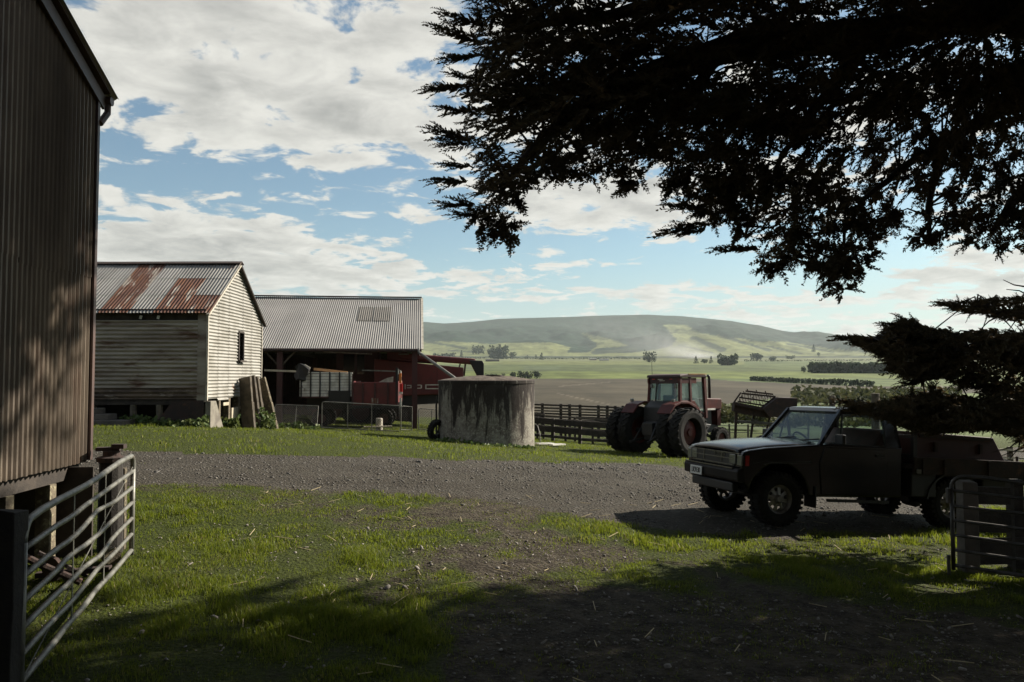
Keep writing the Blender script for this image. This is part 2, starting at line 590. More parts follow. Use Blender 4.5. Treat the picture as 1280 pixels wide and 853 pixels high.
M_WSCREEN = glass_mat('windscreen_glass', (.62, .72, .70), .05, .55, 1.0, (.20, .205, .195))  # pale dusty layer colour also stands in for bright sky reflection
M_BARK = mat('dark_bark', (.05, .038, .03), .95, (.028, .022, .018), 5, bump=.8, bscale=18)
M_CYP = leaf_mat('cypress_foliage', (.060, .056, .030), (.095, .075, .042), .30, 1.5, .7, (.16, .10, .05))
M_FARTREE = leaf_mat('far_tree_foliage', (.035, .05, .028), (.055, .07, .035), .15, .05, .8)
M_BUSH = leaf_mat('scrub_foliage', (.045, .052, .022), (.085, .085, .034), .25, .3, .8)
M_WEED = leaf_mat('weed_leaves', (.06, .10, .03), (.11, .13, .04), .3, 3, .6)
M_STONE = mat('gravel_stone', (.13, .12, .108), .9, (.06, .054, .048), 30, col3=(.26, .24, .20), s3=22, t3=(.58, .64), detail=2)
M_STRAW = mat('dry_straw', (.46, .38, .22), .8, (.33, .26, .14), 20)

# ================================================================== land
def inpoly(x, y, poly):
    r = np.zeros(x.shape, bool); n = len(poly)
    for i in range(n):
        x0, y0 = poly[i]; x1, y1 = poly[(i + 1) % n]
        if y0 == y1:
            continue
        c = ((y0 > y) != (y1 > y)) & (x < (x1 - x0) * (y - y0) / (y1 - y0) + x0)
        r ^= c
    return r


ROAD_UP = [(-900, 545), (110, 562), (400, 571), (640, 576), (830, 581), (900, 590), (1000, 597), (1110, 592), (1200, 566), (1300, 556), (2200, 556)]
ROAD_DN = [(2200, 600), (1300, 572), (1222, 590), (1215, 655), (1100, 668), (1000, 671), (860, 667), (760, 652), (640, 628), (500, 617), (330, 611), (170, 607), (-900, 640)]
ROAD = ROAD_UP + ROAD_DN
G_LEFT = [(-900, 640), (165, 616), (250, 622), (330, 634), (420, 648), (455, 690), (450, 740), (500, 800), (560, 870), (500, 1400), (-2500, 1400)]
G_RIGHT = [(820, 672), (900, 668), (1000, 673), (1190, 666), (1220, 690), (1500, 720), (1600, 800), (1320, 800), (1140, 745), (1000, 730), (900, 715), (840, 700)]
FOREST = [(-3000, 405), (527, 427), (560, 427), (612, 430), (655, 428), (690, 428), (715, 434), (708, 441), (735, 441), (748, 433), (738, 424),
          (727, 416), (760, 423), (786, 433), (745, 436), (742, 441), (790, 441), (822, 437), (838, 432), (846, 424), (836, 415), (831, 406), (856, 406),
          (876, 417), (905, 420), (940, 426), (985, 428), (1045, 437), (1120, 444), (1300, 450), (3000, 450), (3000, 200), (-3000, 200)]
SOIL = [(300, 473), (880, 473.6), (925, 477), (1000, 480), (1090, 483), (1300, 484), (1300, 492), (1100, 492), (1010, 496), (960, 499), (905, 506), (880, 530), (880, 600), (300, 600)]


def dens_near(X, Y):
    """0..1 cover of grass, and 0..1 of road gravel, on the farm yard"""
    Z = ground(X, Y)
    px, py = proj(X, Y, Z)
    j1 = fbm(X * .9 + 40, Y * .9, 4) - .47; j2 = fbm(X * 2.6 + 11, Y * 2.6 + 70, 3) - .45
    s = np.clip((py - 500) / 100, .15, 3.0)
    qx = px + (j1 * 60 + j2 * 40) * s; qy = py + (j1 * 22 + j2 * 16) * s
    ry = py + (j1 * 8 + j2 * 6) * s
    road = inpoly(qx * 1.0, ry, ROAD)
    up = np.interp(px, [p[0] for p in ROAD_UP], [p[1] for p in ROAD_UP])
    verge = (ry < up)
    left = inpoly(qx, qy, G_LEFT); right = inpoly(qx, qy, G_RIGHT)
    patch = sstep(fbm(X * 1.3 + 5, Y * 1.3 + 20, 4), .36, .62)
    base = .50 + .42 * patch
    # tracks worn by wheels run from the lower middle up to the road
    trk = np.exp(-((px - (640 + (py - 640) * .55)) / 130.0) ** 2)
    base = base * (1 - .38 * trk)
    base = np.where(py > 760, base * (1 - .22 * sstep(py, 740, 850) * (px > 480)), base)
    g = base
    g = np.where(left, .62 + .34 * patch, g)
    g = np.where(right, .55 + .4 * patch, g)
    g = np.where((~right) & (~left), g * (1 - .55 * sstep(py, 705, 790) * sstep(px, 540, 640)), g)
    g = np.where(road, .02 + .14 * sstep(fbm(X * .7, Y * 2.2, 3), .5, .7), g)
    g = np.where(verge, .75 + .25 * patch, g)
    g = np.where((Y > 60), 1.0, g)
    r = np.where(road & (Y < 60), 1.0, 0.0)
    return np.clip(g, 0, 1), r, px, py


def field_colour(X, Y, Z):
    px, py = proj(X, Y, Z)
    n1 = fbm(X / 60., Y / 60., 3) - .45; n2 = fbm(X / 300. + 9, Y / 300., 4) - .45
    jx = (fbm(X / 170. + 3, Y / 170., 3) - .45) * 9; jy = (fbm(X / 140., Y / 140. + 8, 3) - .45) * 3.2
    c = np.empty(X.shape + (3,))
    c[:] = (.105, .145, .045)
    def paint(mask, col, var=.25):
        c[mask] = np.array(col) * (1 + var * (n1 + n2)[mask][:, None])
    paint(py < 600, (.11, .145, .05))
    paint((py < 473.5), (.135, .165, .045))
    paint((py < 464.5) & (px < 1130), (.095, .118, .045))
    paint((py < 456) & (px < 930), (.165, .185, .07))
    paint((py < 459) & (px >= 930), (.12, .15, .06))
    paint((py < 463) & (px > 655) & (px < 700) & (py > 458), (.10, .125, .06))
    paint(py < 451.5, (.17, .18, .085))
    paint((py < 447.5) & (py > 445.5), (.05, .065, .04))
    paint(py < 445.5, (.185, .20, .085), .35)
    f = inpoly(px + jx, py + jy * .6, FOREST) & (Y > 2700)
    paint(f, (.020, .040, .025), .5)
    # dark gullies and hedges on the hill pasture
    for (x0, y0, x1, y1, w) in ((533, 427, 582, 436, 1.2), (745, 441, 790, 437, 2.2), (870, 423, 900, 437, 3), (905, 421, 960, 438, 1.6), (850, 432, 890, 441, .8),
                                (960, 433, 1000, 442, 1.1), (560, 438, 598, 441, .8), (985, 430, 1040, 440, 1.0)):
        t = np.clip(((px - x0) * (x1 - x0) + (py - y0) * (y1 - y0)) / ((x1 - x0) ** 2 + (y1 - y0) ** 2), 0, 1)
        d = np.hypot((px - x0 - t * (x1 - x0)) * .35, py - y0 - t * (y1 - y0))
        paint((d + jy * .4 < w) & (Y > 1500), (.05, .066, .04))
    so = inpoly(px + jx * .4, py + jy * .1, SOIL) & (Y > 55)
    paint(so, (.074, .062, .040), .22)
    # field tracks over the bare soil
    for (x0, y0, x1, y1) in ((697, 492, 762, 506), (762, 478, 700, 483)):
        t = np.clip(((px - x0) * (x1 - x0) + (py - y0) * (y1 - y0)) / ((x1 - x0) ** 2 + (y1 - y0) ** 2), 0, 1)
        d = np.hypot((px - x0 - t * (x1 - x0)) * .3, py - y0 - t * (y1 - y0))
        paint(so & (d < .5), (.15, .125, .09))
    return np.clip(c * .66, .01, .6)


az_f = np.radians(np.arange(-36, 36.001, .13))
az_c1 = np.radians(np.linspace(-180, -37.5, 34)); az_c2 = np.radians(np.linspace(37.5, 176, 33))
AZ = np.concatenate([az_c1, az_f, az_c2])
RR = np.concatenate([np.geomspace(.35, 60, 215)[:-1], np.geomspace(60, 690, 70)[:-1], np.geomspace(690, 2700, 95)[:-1], np.geomspace(2700, 6600, 120)[:-1],
                     np.geomspace(6600, 9000, 8)])
A2, R2 = np.meshgrid(AZ, RR)
gx = R2 * np.sin(A2); gy = R2 * np.cos(A2)
gzz = ground(gx, gy)
near = np.exp(-(gy / 40.0) ** 2)
gzz = gzz + near * ((fbm(gx * 1.7, gy * 1.7, 3) - .45) * .05 + (fbm(gx * 7, gy * 7, 2) - .38) * .025)
gd, gr, gpx, gpy = dens_near(gx, gy)
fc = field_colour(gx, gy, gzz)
far = sstep(gy, 50, 75)
upY = np.interp(gpx, [p[0] for p in ROAD_UP], [p[1] for p in ROAD_UP]); dnY = np.interp(gpx, [-900, 170, 640, 1000, 1300], [640, 610, 632, 671, 600])
vr = (gpy - upY) / np.maximum(dnY - upY, 5) + (fbm(gx * .35 + 3, gy * .35, 3) - .45) * .22
rut = (np.exp(-((vr - .26) / .07) ** 2) + np.exp(-((vr - .60) / .09) ** 2)) * gr * np.clip(.3 + fbm(gx * 1.1, gy * 3, 3), 0, 1)
nr, nc = R2.shape
idx = np.arange(nr * nc).reshape(nr, nc)
nx = np.roll(idx, -1, axis=1)
quads = np.stack([idx[:-1], nx[:-1], nx[1:], idx[1:]], -1).reshape(-1, 4)

m_ = bpy.data.materials.new('land'); m_.use_nodes = True
N_ = NT(m_.node_tree); bs = m_.node_tree.nodes['Principled BSDF']
geo = N_.n('ShaderNodeNewGeometry').outputs['Position']
a_g = N_.attr('cover').outputs['Fac']; a_r = N_.attr('road').outputs['Fac']; a_f = N_.attr('away').outputs['Fac']; a_c = N_.attr('field').outputs['Color']
nA = N_.noise(geo, 5, 6, .65); nB = N_.noise(geo, 36, 6, .72); nC = N_.noise(geo, 1.1, 4, .6)
dirt = N_.mix(N_.ramp(nA, .38, .62), (.034, .026, .018), (.088, .072, .052))
dirt = N_.mix(N_.ramp(nB, .52, .68), dirt, (.125, .112, .092))
vor = N_.n('ShaderNodeTexVoronoi'); vor.inputs['Scale'].default_value = 22; N_.lk(geo, vor.inputs['Vector'])
vsep = N_.n('ShaderNodeSeparateColor'); N_.lk(vor.outputs['Color'], vsep.inputs[0])
grav = N_.mix(vsep.outputs[0], (.036, .032, .026), (.116, .105, .086))
grav = N_.mix(N_.ramp(nC, .4, .65), grav, (.066, .059, .046))
grav = N_.mix(N_.m('MULTIPLY', N_.ramp(nA, .45, .6), .5), grav, (.07, .058, .048))
a_t = N_.attr('rut').outputs['Fac']
grav = N_.mix(N_.m('MULTIPLY', a_t, .75), grav, (.052, .045, .036))
soil = N_.mix(a_r, dirt, grav)
turf = N_.mix(N_.ramp(nB, .35, .7), (.032, .042, .009), (.070, .082, .018))
gmask = N_.ramp(N_.m('ADD', a_g, N_.m('MULTIPLY', N_.m('SUBTRACT', nA, .5), .8)), .38, .62)
nearc = N_.mix(gmask, soil, turf)
fgeo = N_.vm('MULTIPLY', geo, (1.0, .35, 1.6))
fn = N_.m('MULTIPLY', N_.ramp(N_.noise(fgeo, .028, 6, .7), .3, .7, .62, 1.38), N_.ramp(N_.noise(N_.vm('MULTIPLY', geo, (.3, 1.6, 1.0)), .012, 4, .6), .35, .65, .86, 1.14))
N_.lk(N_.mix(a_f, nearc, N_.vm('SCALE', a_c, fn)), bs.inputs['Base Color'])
bs.inputs['Roughness'].default_value = .95; bs.inputs['Specular IOR Level'].default_value = .12
bn = N_.n('ShaderNodeBump'); bn.inputs['Distance'].default_value = .07; N_.lk(N_.m('MULTIPLY', N_.m('SUBTRACT', 1.0, a_f), .9), bn.inputs['Strength'])
N_.lk(N_.m('ADD', N_.m('MULTIPLY', vor.outputs['Distance'], -.8), N_.m('MULTIPLY', nB, .9)), bn.inputs['Height']); N_.lk(bn.outputs[0], bs.inputs['Normal'])
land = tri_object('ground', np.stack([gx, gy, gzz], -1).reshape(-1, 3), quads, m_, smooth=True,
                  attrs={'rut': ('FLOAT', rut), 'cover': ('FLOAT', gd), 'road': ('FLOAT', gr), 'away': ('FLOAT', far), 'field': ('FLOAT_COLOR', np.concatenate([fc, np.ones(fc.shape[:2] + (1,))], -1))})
kind(land, 'structure')

# ------------------------------------------------------------------ grass
m_ = bpy.data.materials.new('grass_blade'); m_.use_nodes = True
t_ = m_.node_tree; t_.nodes.clear(); N_ = NT(t_)
tone = N_.attr('tone').outputs['Fac']
gcol = N_.mix(tone, (.056, .086, .010), (.130, .145, .022))
gcol = N_.mix(N_.ramp(tone, .86, .97), gcol, (.26, .20, .09))
pr = N_.n('ShaderNodeBsdfPrincipled'); N_.lk(gcol, pr.inputs['Base Color']); pr.inputs['Roughness'].default_value = .55; pr.inputs['Specular IOR Level'].default_value = .3
tl = N_.n('ShaderNodeBsdfTranslucent'); N_.lk(N_.mix(.6, gcol, (.21, .255, .018)), tl.inputs[0])
mx = N_.n('ShaderNodeMixShader'); mx.inputs[0].default_value = .48
N_.lk(pr.outputs[0], mx.inputs[1]); N_.lk(tl.outputs[0], mx.inputs[2])
oo = N_.n('ShaderNodeOutputMaterial'); N_.lk(mx.outputs[0], oo.inputs[0])
M_GRASS = m_


def blades(X, Y, h, w):
    n = len(X)
    Z = ground(X, Y) - .012
    a = rng.uniform(0, 2 * PI, n); lean = rng.uniform(.1, .75, n) * h; la = rng.uniform(0, 2 * PI, n)
    b = np.stack([X, Y, Z], -1)
    sd = np.stack([np.cos(a), np.sin(a), np.zeros(n)], -1) * (w / 2)[:, None]
    l = np.stack([np.cos(la) * lean, np.sin(la) * lean, np.zeros(n)], -1)
    up = np.stack([np.zeros(n), np.zeros(n), h], -1)
    mid = b + up * .6 + l * .35; tip = b + up * (1 - .25 * (lean / h)[:, None]) + l
    V = np.stack([b - sd, b + sd, mid - sd * .75, mid + sd * .75, tip], 1).reshape(-1, 3)
    o = np.arange(n)[:, None] * 5
    Fc = np.concatenate([o + [0, 1, 3], o + [0, 3, 2], o + [2, 3, 4]], 0)
    return V, Fc


def scatter_grass(n, ymin, ymax, hmul, wmul, spanx, stub=False):
    """tufts of blades where the cover map has grass"""
    Y = np.sqrt(rng.uniform(ymin ** 2, ymax ** 2, n)); X = Y * rng.uniform(spanx[0], spanx[1], n)
    g, r, px, py = dens_near(X, Y)
    clump = fbm(X * 3.1 + 4, Y * 3.1, 3)
    keep = rng.uniform(0, 1, n) < np.clip(g * 1.25 - .12, 0, 1) ** 1.5 * np.clip(.10 + sstep(clump, .30, .58) * 1.0, 0, 1)
    if stub:
        keep = (rng.uniform(0, 1, n) < .75 * np.clip(fbm(X * 5 + 8, Y * 5, 3) * 2.6 - .55, 0, 1)) & (r < .5) & (g < .85)
    X, Y, g, clump = X[keep], Y[keep], g[keep], clump[keep]
    k = 2 if stub else 4
    X = np.repeat(X, k) + rng.normal(0, .035 * wmul, len(X) * k); Y = np.repeat(Y, k) + rng.normal(0, .035 * wmul, len(Y) * k)
    g = np.repeat(g, k); clump = np.repeat(clump, k)
    tall = sstep(fbm(X * .8 + 60, Y * .8 + 13, 3), .42, .62)
    h = rng.uniform(.45, 1.2, len(X)) * (.018 + .05 * np.clip(g, 0, 1) ** 2 + .05 * tall * g ** 2) * hmul * (.55 + clump * 1.1)
    if stub:
        h = rng.uniform(.012, .034, len(X)) * hmul
    w = rng.uniform(.6, 1.2, len(X)) * .0065 * wmul
    tone = np.clip(rng.normal(.35, .27, len(X)) + (clump - .45) * .9 + (1 - g) * .25, 0, 1)
    V, Fc = blades(X, Y, h, w)
    return V, Fc, np.repeat(tone, 5)


parts = [scatter_grass(90000, 3.2, 9.5, 1.0, 1.0, (-.72, .74)), scatter_grass(60000, 9.5, 15, 1.15, 1.5, (-.5, .72)), scatter_grass(56000, 15, 46, 1.05, 2.4, (-.62, .75)), scatter_grass(60000, 4.5, 15, 1.0, 1.2, (-.5, .72), True)]
off_ = 0; VV = []; FF = []; TT = []
for V, Fc, T in parts:
    VV.append(V); FF.append(Fc + off_); TT.append(T); off_ += len(V)
grass = tri_object('grass', np.concatenate(VV), np.concatenate(FF), M_GRASS, attrs={'tone': ('FLOAT', np.concatenate(TT))})
kind(grass, 'stuff')

# ------------------------------------------------------------------ loose stones of the gravel
ico = np.array([(0, 0, 1), (.894, 0, .447), (.276, .851, .447), (-.724, .526, .447), (-.724, -.526, .447), (.276, -.851, .447),
                (.724, .526, -.447), (-.276, .851, -.447), (-.894, 0, -.447), (-.276, -.851, -.447), (.724, -.526, -.447), (0, 0, -1)])
icf = np.array([(0, 1, 2), (0, 2, 3), (0, 3, 4), (0, 4, 5), (0, 5, 1), (1, 6, 2), (2, 7, 3), (3, 8, 4), (4, 9, 5), (5, 10, 1), (6, 7, 2), (7, 8, 3), (8, 9, 4), (9, 10, 5), (10, 6, 1)])
n = 40000
Y = np.sqrt(rng.uniform(3.5 ** 2, 22 ** 2, n)); X = Y * rng.uniform(-.6, .74, n)
g, r, px, py = dens_near(X, Y)
keep = rng.uniform(0, 1, n) < np.where(r > .5, .8, np.clip(.62 - g, 0, 1) * .75)
X, Y = X[keep], Y[keep]; n = len(X)
sz = np.exp(rng.normal(math.log(.0075), .38, n)) * (.7 + Y / 16.0)
sc = np.stack([sz * rng.uniform(.8, 1.5, n), sz * rng.uniform(.8, 1.3, n), sz * rng.uniform(.4, .8, n)], -1)
a = rng.uniform(0, 2 * PI, n)
V = ico[None] * sc[:, None] * rng.uniform(.75, 1.25, (n, 12, 1))
V = np.stack([V[..., 0] * np.cos(a)[:, None] - V[..., 1] * np.sin(a)[:, None], V[..., 0] * np.sin(a)[:, None] + V[..., 1] * np.cos(a)[:, None], V[..., 2]], -1)
V = V + np.stack([X, Y, ground(X, Y) + sz * .15], -1)[:, None]
stones = tri_object('gravel', V.reshape(-1, 3), (icf[None] + np.arange(n)[:, None, None] * 12).reshape(-1, 3), M_STONE)
kind(stones, 'stuff')

n = 15000
Y = np.sqrt(rng.uniform(3.4 ** 2, 10.5 ** 2, n)); X = Y * rng.uniform(-.6, .74, n)
g, r, px, py = dens_near(X, Y)
keep = rng.uniform(0, 1, n) < np.clip(.95 - g, .06, 1) * np.where(r > .5, .4, .8) * np.clip(fbm(X * 2 + 9, Y * 2, 3) * 2.4 - .5, 0, 1)
X, Y = X[keep], Y[keep]; n = len(X)
sz = np.exp(rng.normal(math.log(.0085), .42, n))
sc = np.stack([sz * rng.uniform(.9, 1.8, n), sz * rng.uniform(.7, 1.2, n), sz * rng.uniform(.3, .7, n)], -1)
a = rng.uniform(0, 2 * PI, n); til = rng.normal(0, .3, n)
V = ico[None] * sc[:, None] * rng.uniform(.7, 1.3, (n, 12, 1))
V = np.stack([V[..., 0] * np.cos(a)[:, None] - V[..., 1] * np.sin(a)[:, None], V[..., 0] * np.sin(a)[:, None] + V[..., 1] * np.cos(a)[:, None], V[..., 2] + V[..., 0] * til[:, None]], -1)
V = V + np.stack([X, Y, ground(X, Y) + sz * .4 + .006], -1)[:, None]
kind(tri_object('pebbles', V.reshape(-1, 3), (icf[None] + np.arange(n)[:, None, None] * 12).reshape(-1, 3), mat('pale_pebble', (.22, .20, .175), .8, (.12, .10, .085), 25)), 'stuff')

# ------------------------------------------------------------------ dead twigs and straw on the yard
mb = MB()
for i in range(160):
    y = math.sqrt(random.uniform(16, 170)); x = y * random.uniform(-.35, .7)
    a = random.uniform(0, PI); l = random.uniform(.03, .14)
    z0 = gz(x, y) + .014
    mb.beam((x - l * math.cos(a), y - l * math.sin(a), z0), (x + l * math.cos(a), y + l * math.sin(a), z0 + random.uniform(0, .03)), .006, .005)
kind(mb.build('dry_litter', M_STRAW), 'stuff')


def pipe_path(*pts):
    return [Vector(p) for p in pts]


# ================================================================== tall corrugated shed beside the camera
def tall_shed():
    # gable wall runs away from the camera on the left, on piles
    c0 = Vector((-4.77, 9.0, 0.79))                    # far lower corner of the iron
    d = Vector((.08, -1, 0)).normalized()              # along the wall towards the camera
    nrm = Vector((1, .08, 0)).normalized()
    t = thing('corrugated_shed', 'tall dark corrugated iron shed standing on piles, its gable end beside the pipe gate', 'shed', (c0.x, c0.y, gz(c0.x, c0.y)))
    L = 10.2; eave = 4.30; rise = .385
    off = Vector(t.location)
    o = c0 - off
    def top(a):
        return eave + rise * (a if a < L / 2 else L - a) - .03
    w = .76; k = 0; a = 0.0
    while a < L - .01:
        b = min(a + w, L); k += 1
        if a < 4.6:
            br = 2.02 + (.05 if k % 2 else 0)
            corr(o, d, (0, 0, 1), nrm, a, b + .03, lambda s: random.uniform(-.006, .006), lambda s: br + .06, .09, .022).build('wall_sheet', M_SHEDWALL, t)
            corr(o + nrm * .006, d, (0, 0, 1), nrm, a, b + .03, lambda s: br, top, .09, .022).build('wall_sheet', M_SHEDWALL, t)
        else:
            corr(o, d, (0, 0, 1), nrm, a, b + .03, lambda s: 0.0, top, .09, .022).build('wall_sheet', M_SHEDWALL, t)
        a = b
    # the long far wall and the roof planes
    back = -nrm
    corr(o, back, (0, 0, 1), -d, 0, 9.0, lambda s: 0.0, lambda s: eave, .09, .022, 4).build('wall_sheet', M_SHEDWALL, t)
    for sgn in (0, 1):
        e0 = o + (Vector((0, 0, eave - .09)) - d * .30 if sgn == 0 else d * (L + .3) + Vector((0, 0, eave - .09)))
        sl = ((d if sgn == 0 else -d) + Vector((0, 0, rise))).normalized()
        ln = (L / 2 + .3) * math.hypot(1, rise)
        nn = Vector((0, 0, 1)) - sl * sl.z
        corr(e0 + nrm * .16, back, sl, nn.normalized(), 0, 9.2, lambda s: 0.0, lambda s: ln, .09, .022, 4).build('roof_sheet', M_GALV, t)
    # barge board and gutter
    b0 = o + nrm * .05 - d * .16 + Vector((0, 0, eave - .10)); pk = o + nrm * .07 + d * (L / 2) + Vector((0, 0, eave + rise * L / 2))
    mb = MB(); mb.beam(b0 - Vector((0, 0, .09)), pk - Vector((0, 0, .09)), .03, .15); mb.build('barge_board', M_SHEDTRIM, t)
    mb = MB(); mb.beam(b0 + nrm * .03 + Vector((0, 0, .04)), pk + nrm * .03 + Vector((0, 0, .04)), .08, .03); mb.build('barge_flashing', M_SHEDTRIM, t)
    g0 = o - d * .20 + nrm * .12 + Vector((0, 0, eave - .14))
    mb = MB(); mb.lathe([(.0, 0), (.055, 0), (.055, 9.3), (0, 9.3)], g0, back, 10); mb.build('gutter', M_SHEDTRIM, t)
    mb = MB(); mb.tube([g0 + back * .05, g0 + back * .05 - Vector((0, 0, .14)), o - d * .05 + nrm * .05 + Vector((0, 0, eave - .45))], .038, 8); mb.build('downpipe', M_SHEDTRIM, t)
    mb = MB(); mb.beam(o + nrm * .03 - d * .02 + Vector((0, 0, .02)), o + nrm * .03 - d * .02 + Vector((0, 0, eave - .1)), .05, .05); mb.build('corner_flashing', M_SHEDTRIM, t)
    # boards that close the far end under the floor
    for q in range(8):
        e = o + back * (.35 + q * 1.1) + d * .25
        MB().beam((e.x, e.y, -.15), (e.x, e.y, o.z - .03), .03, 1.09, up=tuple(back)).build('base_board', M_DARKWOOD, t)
    # floor, bearers, piles
    mb = MB(); mb.prism([(0, .05), (L, .05), (L, 8.9), (0, 8.9)], lambda p, q, r: o + d * p + back * q + Vector((0, 0, r)), -.02, .10); mb.build('floor', M_DARKWOOD, t)
    mb = MB(); mb.beam(o + back * .12 + Vector((0, 0, -.09)), o + back * .12 + d * L + Vector((0, 0, -.09)), .10, .15); mb.build('bearer', M_DARKWOOD, t)
    for q in (0.5, 3.0, 6.0):
        for p in (.12, .62, 1.45, 2.55, 4.2, 6.0, 8.0, 9.8):
            if q > 1 and p in (.62, 1.45):
                continue
            e = o + d * p + back * (.12 if q < 1 else q)
            g_ = gz(e.x + off.x, e.y + off.y) - off.z
            mb = MB(); mb.beam((e.x, e.y, g_ - .1), (e.x, e.y, o.z - .165), .15 if q < 1 else .2, .12, up=(0, 1, 0), jit=.06); mb.build('pile', M_LICHEN if q < 1 else M_DARKWOOD, t)
    # boards that close the space under the floor
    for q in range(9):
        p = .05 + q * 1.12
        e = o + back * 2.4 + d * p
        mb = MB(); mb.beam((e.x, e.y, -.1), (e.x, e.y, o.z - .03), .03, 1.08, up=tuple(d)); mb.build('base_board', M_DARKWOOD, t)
    return t


M_SHEDWALL = mat('weathered_shed_iron', (.20, .158, .118), .5, (.115, .09, .07), 1.4, (.35, .65), .2, .1, 40, col3=(.10, .06, .04), s3=1.3, t3=(.55, .72), stretch=(1, 1, .35), rand=.1)
M_SHEDTRIM = mat('brown_painted_trim', (.085, .05, .042), .5, (.06, .04, .035), 5)
tall_shed()


# ================================================================== pipe gates
def pipe_gate(name, label, a, b, h, nrail, bend, matl, r=.021, sag=None):
    """a: stile at the latch end; b: hinge end (ground points); rails between"""
    t = thing(name, label, 'gate', a, 0, 'pipe gates of the yard')
    A = Vector((0, 0, 0)); B = Vector(b) - Vector(a)
    L = B.length; d = B.normalized(); up = Vector((0, 0, 1)); side = d.cross(up)
    z0 = .11
    R = .13
    arc = [A + up * (z0 + h - R) + d * (R * (1 - math.cos(x)))  + up * (R * math.sin(x)) for x in np.linspace(0, PI / 2, 7)]
    top = arc + [A + d * (L * f) + up * (z0 + h) + up * (.012 * math.sin(f * 9)) for f in np.linspace(.2, .9, 7)]
    arc2 = [A + d * (L - R) + up * (z0 + h - R) + d * (R * math.sin(x)) + up * (R * math.cos(x)) for x in np.linspace(0, PI / 2, 7)]
    mb = MB(); mb.tube([A + up * (z0 + h - R - .02)] + top + arc2, r * 1.25, 10); mb.build('top_rail', matl, t, True)
    mb = MB(); mb.tube([A + up * (z0 - .05), A + up * (z0 + h - R)], r * 1.25, 10); mb.build('stile', matl, t, True)
    mb = MB(); mb.tube([A + d * L + up * (z0 - .05), A + d * L + up * (z0 + h - R)], r * 1.25, 10); mb.build('stile', matl, t, True)
    fr = np.array([0, .17, .335, .50, .66, .83])[:nrail]
    for k, f in enumerate(fr):
        z = z0 + h * f
        rr = r if k else r * 1.15
        pts = []
        for f2 in np.linspace(0, 1, 15):
            w = bend * (math.exp(-((f2 - .42) / .10) ** 2) * math.sin(k * 1.7 + 1) + .6 * math.exp(-((f2 - .68) / .07) ** 2) * math.cos(k * 2.1))
            pts.append(A + d * (L * f2) + up * (z + w * (1 if k else .3)) + side * (.4 * w))
        mb = MB(); mb.tube(pts, rr, 8); mb.build('rail', matl, t, True)
    for f in (.36, .66):
        mb = MB(); mb.beam(A + d * (L * f) + up * (z0), A + d * (L * f) + up * (z0 + h), .006, .03, up=tuple(d)); mb.build('brace', matl, t)
    return t, A, d, L, z0, h


ga = P(164, 700, 8.7); gb = P(24, 872, 5.2)
ga.z = gz(ga.x, ga.y); gb.z = gz(gb.x, gb.y)
gt, A_, d_, L_, z0_, h_ = pipe_gate('pipe_gate', 'galvanised seven rail pipe gate with bent rails, open along the tall shed', ga, gb, 1.02, 7, .036, M_PIPE)
mb = MB(); mb.tube([A_ + Vector((0, 0, z0_ + h_ - .12)), A_ + d_ * (L_ * .97) + Vector((0, 0, z0_ + .02))], .0045, 5); mb.build('stay_wire', M_PIPE, gt)
mb = MB(); mb.lathe([(.018, -.02), (.028, -.02), (.028, .02), (.018, .02)], A_ + Vector((0, 0, z0_ + h_ - .13)), (0, 0, 1), 10, True); mb.build('latch_ring', M_PIPE, gt)
ra = P(1192, 716, 8.9); rb = P(1420, 772, 8.0)
ra.z = gz(ra.x, ra.y); rb.z = gz(rb.x, rb.y)
gt2, A_, d_, L_, z0_, h_ = pipe_gate('pipe_gate', 'dull grey pipe gate in shade in front of the concrete post, below the truck tail', ra, rb, .98, 7, .006, M_DULLPIPE, .018)
mb = MB(); mb.box(A_ + Vector((-.04, 0, z0_ + h_ - .22)), (.03, .05, .16)); mb.build('latch', M_DULLPIPE, gt2)
mb = MB(); mb.tube([A_ + Vector((-.05, 0, -.05)), A_ + Vector((-.05, 0, .22))], .02, 6); mb.build('drop_bolt', M_DULLPIPE, gt2)


def post(name, label, base, w, h, matl, cat='post', lean=(0, 0), cap=None, rnd=False, group=None, depth=.3):
    """set in the ground; slightly uneven"""
    t = thing(name, label, cat, base, 0, group)
    mb = MB()
    if rnd:
        mb.tube([(0, 0, -depth), (lean[0] * .5, lean[1] * .5, h * .5), (lean[0], lean[1], h)], [w * .52, w * .5, w * .46], 12, jit=.04)
    else:
        n = 5; pts = [Vector((lean[0] * k / n, lean[1] * k / n, -depth + (h + depth) * k / n)) for k in range(n + 1)]
        for k in range(n):
            pass
        o = len(mb.v)
        for k, p in enumerate(pts):
            for a, b in ((-1, -1), (1, -1), (1, 1), (-1, 1)):
                mb.v.append((p.x + a * w / 2 * (1 + random.uniform(-.07, .07)), p.y + b * w / 2 * (1 + random.uniform(-.07, .07)), p.z + (random.uniform(-.02, .02) if k == n else 0)))
        for k in range(n):
            for q in range(4):
                i = k * 4 + q; j = k * 4 + (q + 1) % 4
                mb.f.append((i, j, j + 4, i + 4))
        mb.f.append((n * 4, n * 4 + 1, n * 4 + 2, n * 4 + 3))
    mb.build('post_shaft', matl, t, False, .008)
    if cap:
        cap(t, h)
    return t


def on(px, py, Y):
    p = P(px, py, Y); p.z = gz(p.x, p.y); return p


def rust_cap(t, h):
    mb = MB(); mb.lathe([(0, h - .02), (.15, h - .02), (.16, h + .03), (.09, h + .05), (.09, h + .10), (0, h + .10)], (0, 0, 0), (0, 0, 1), 12); mb.build('iron_cap', M_DARKRUST, t)
    mb = MB(); mb.box((-.05, .02, h + .12), (.24, .12, .04), Matrix.Rotation(.3, 3, 'Z')); mb.box((.08, 0, h + .15), (.14, .08, .05)); mb.build('iron_lump', M_DARKRUST, t)


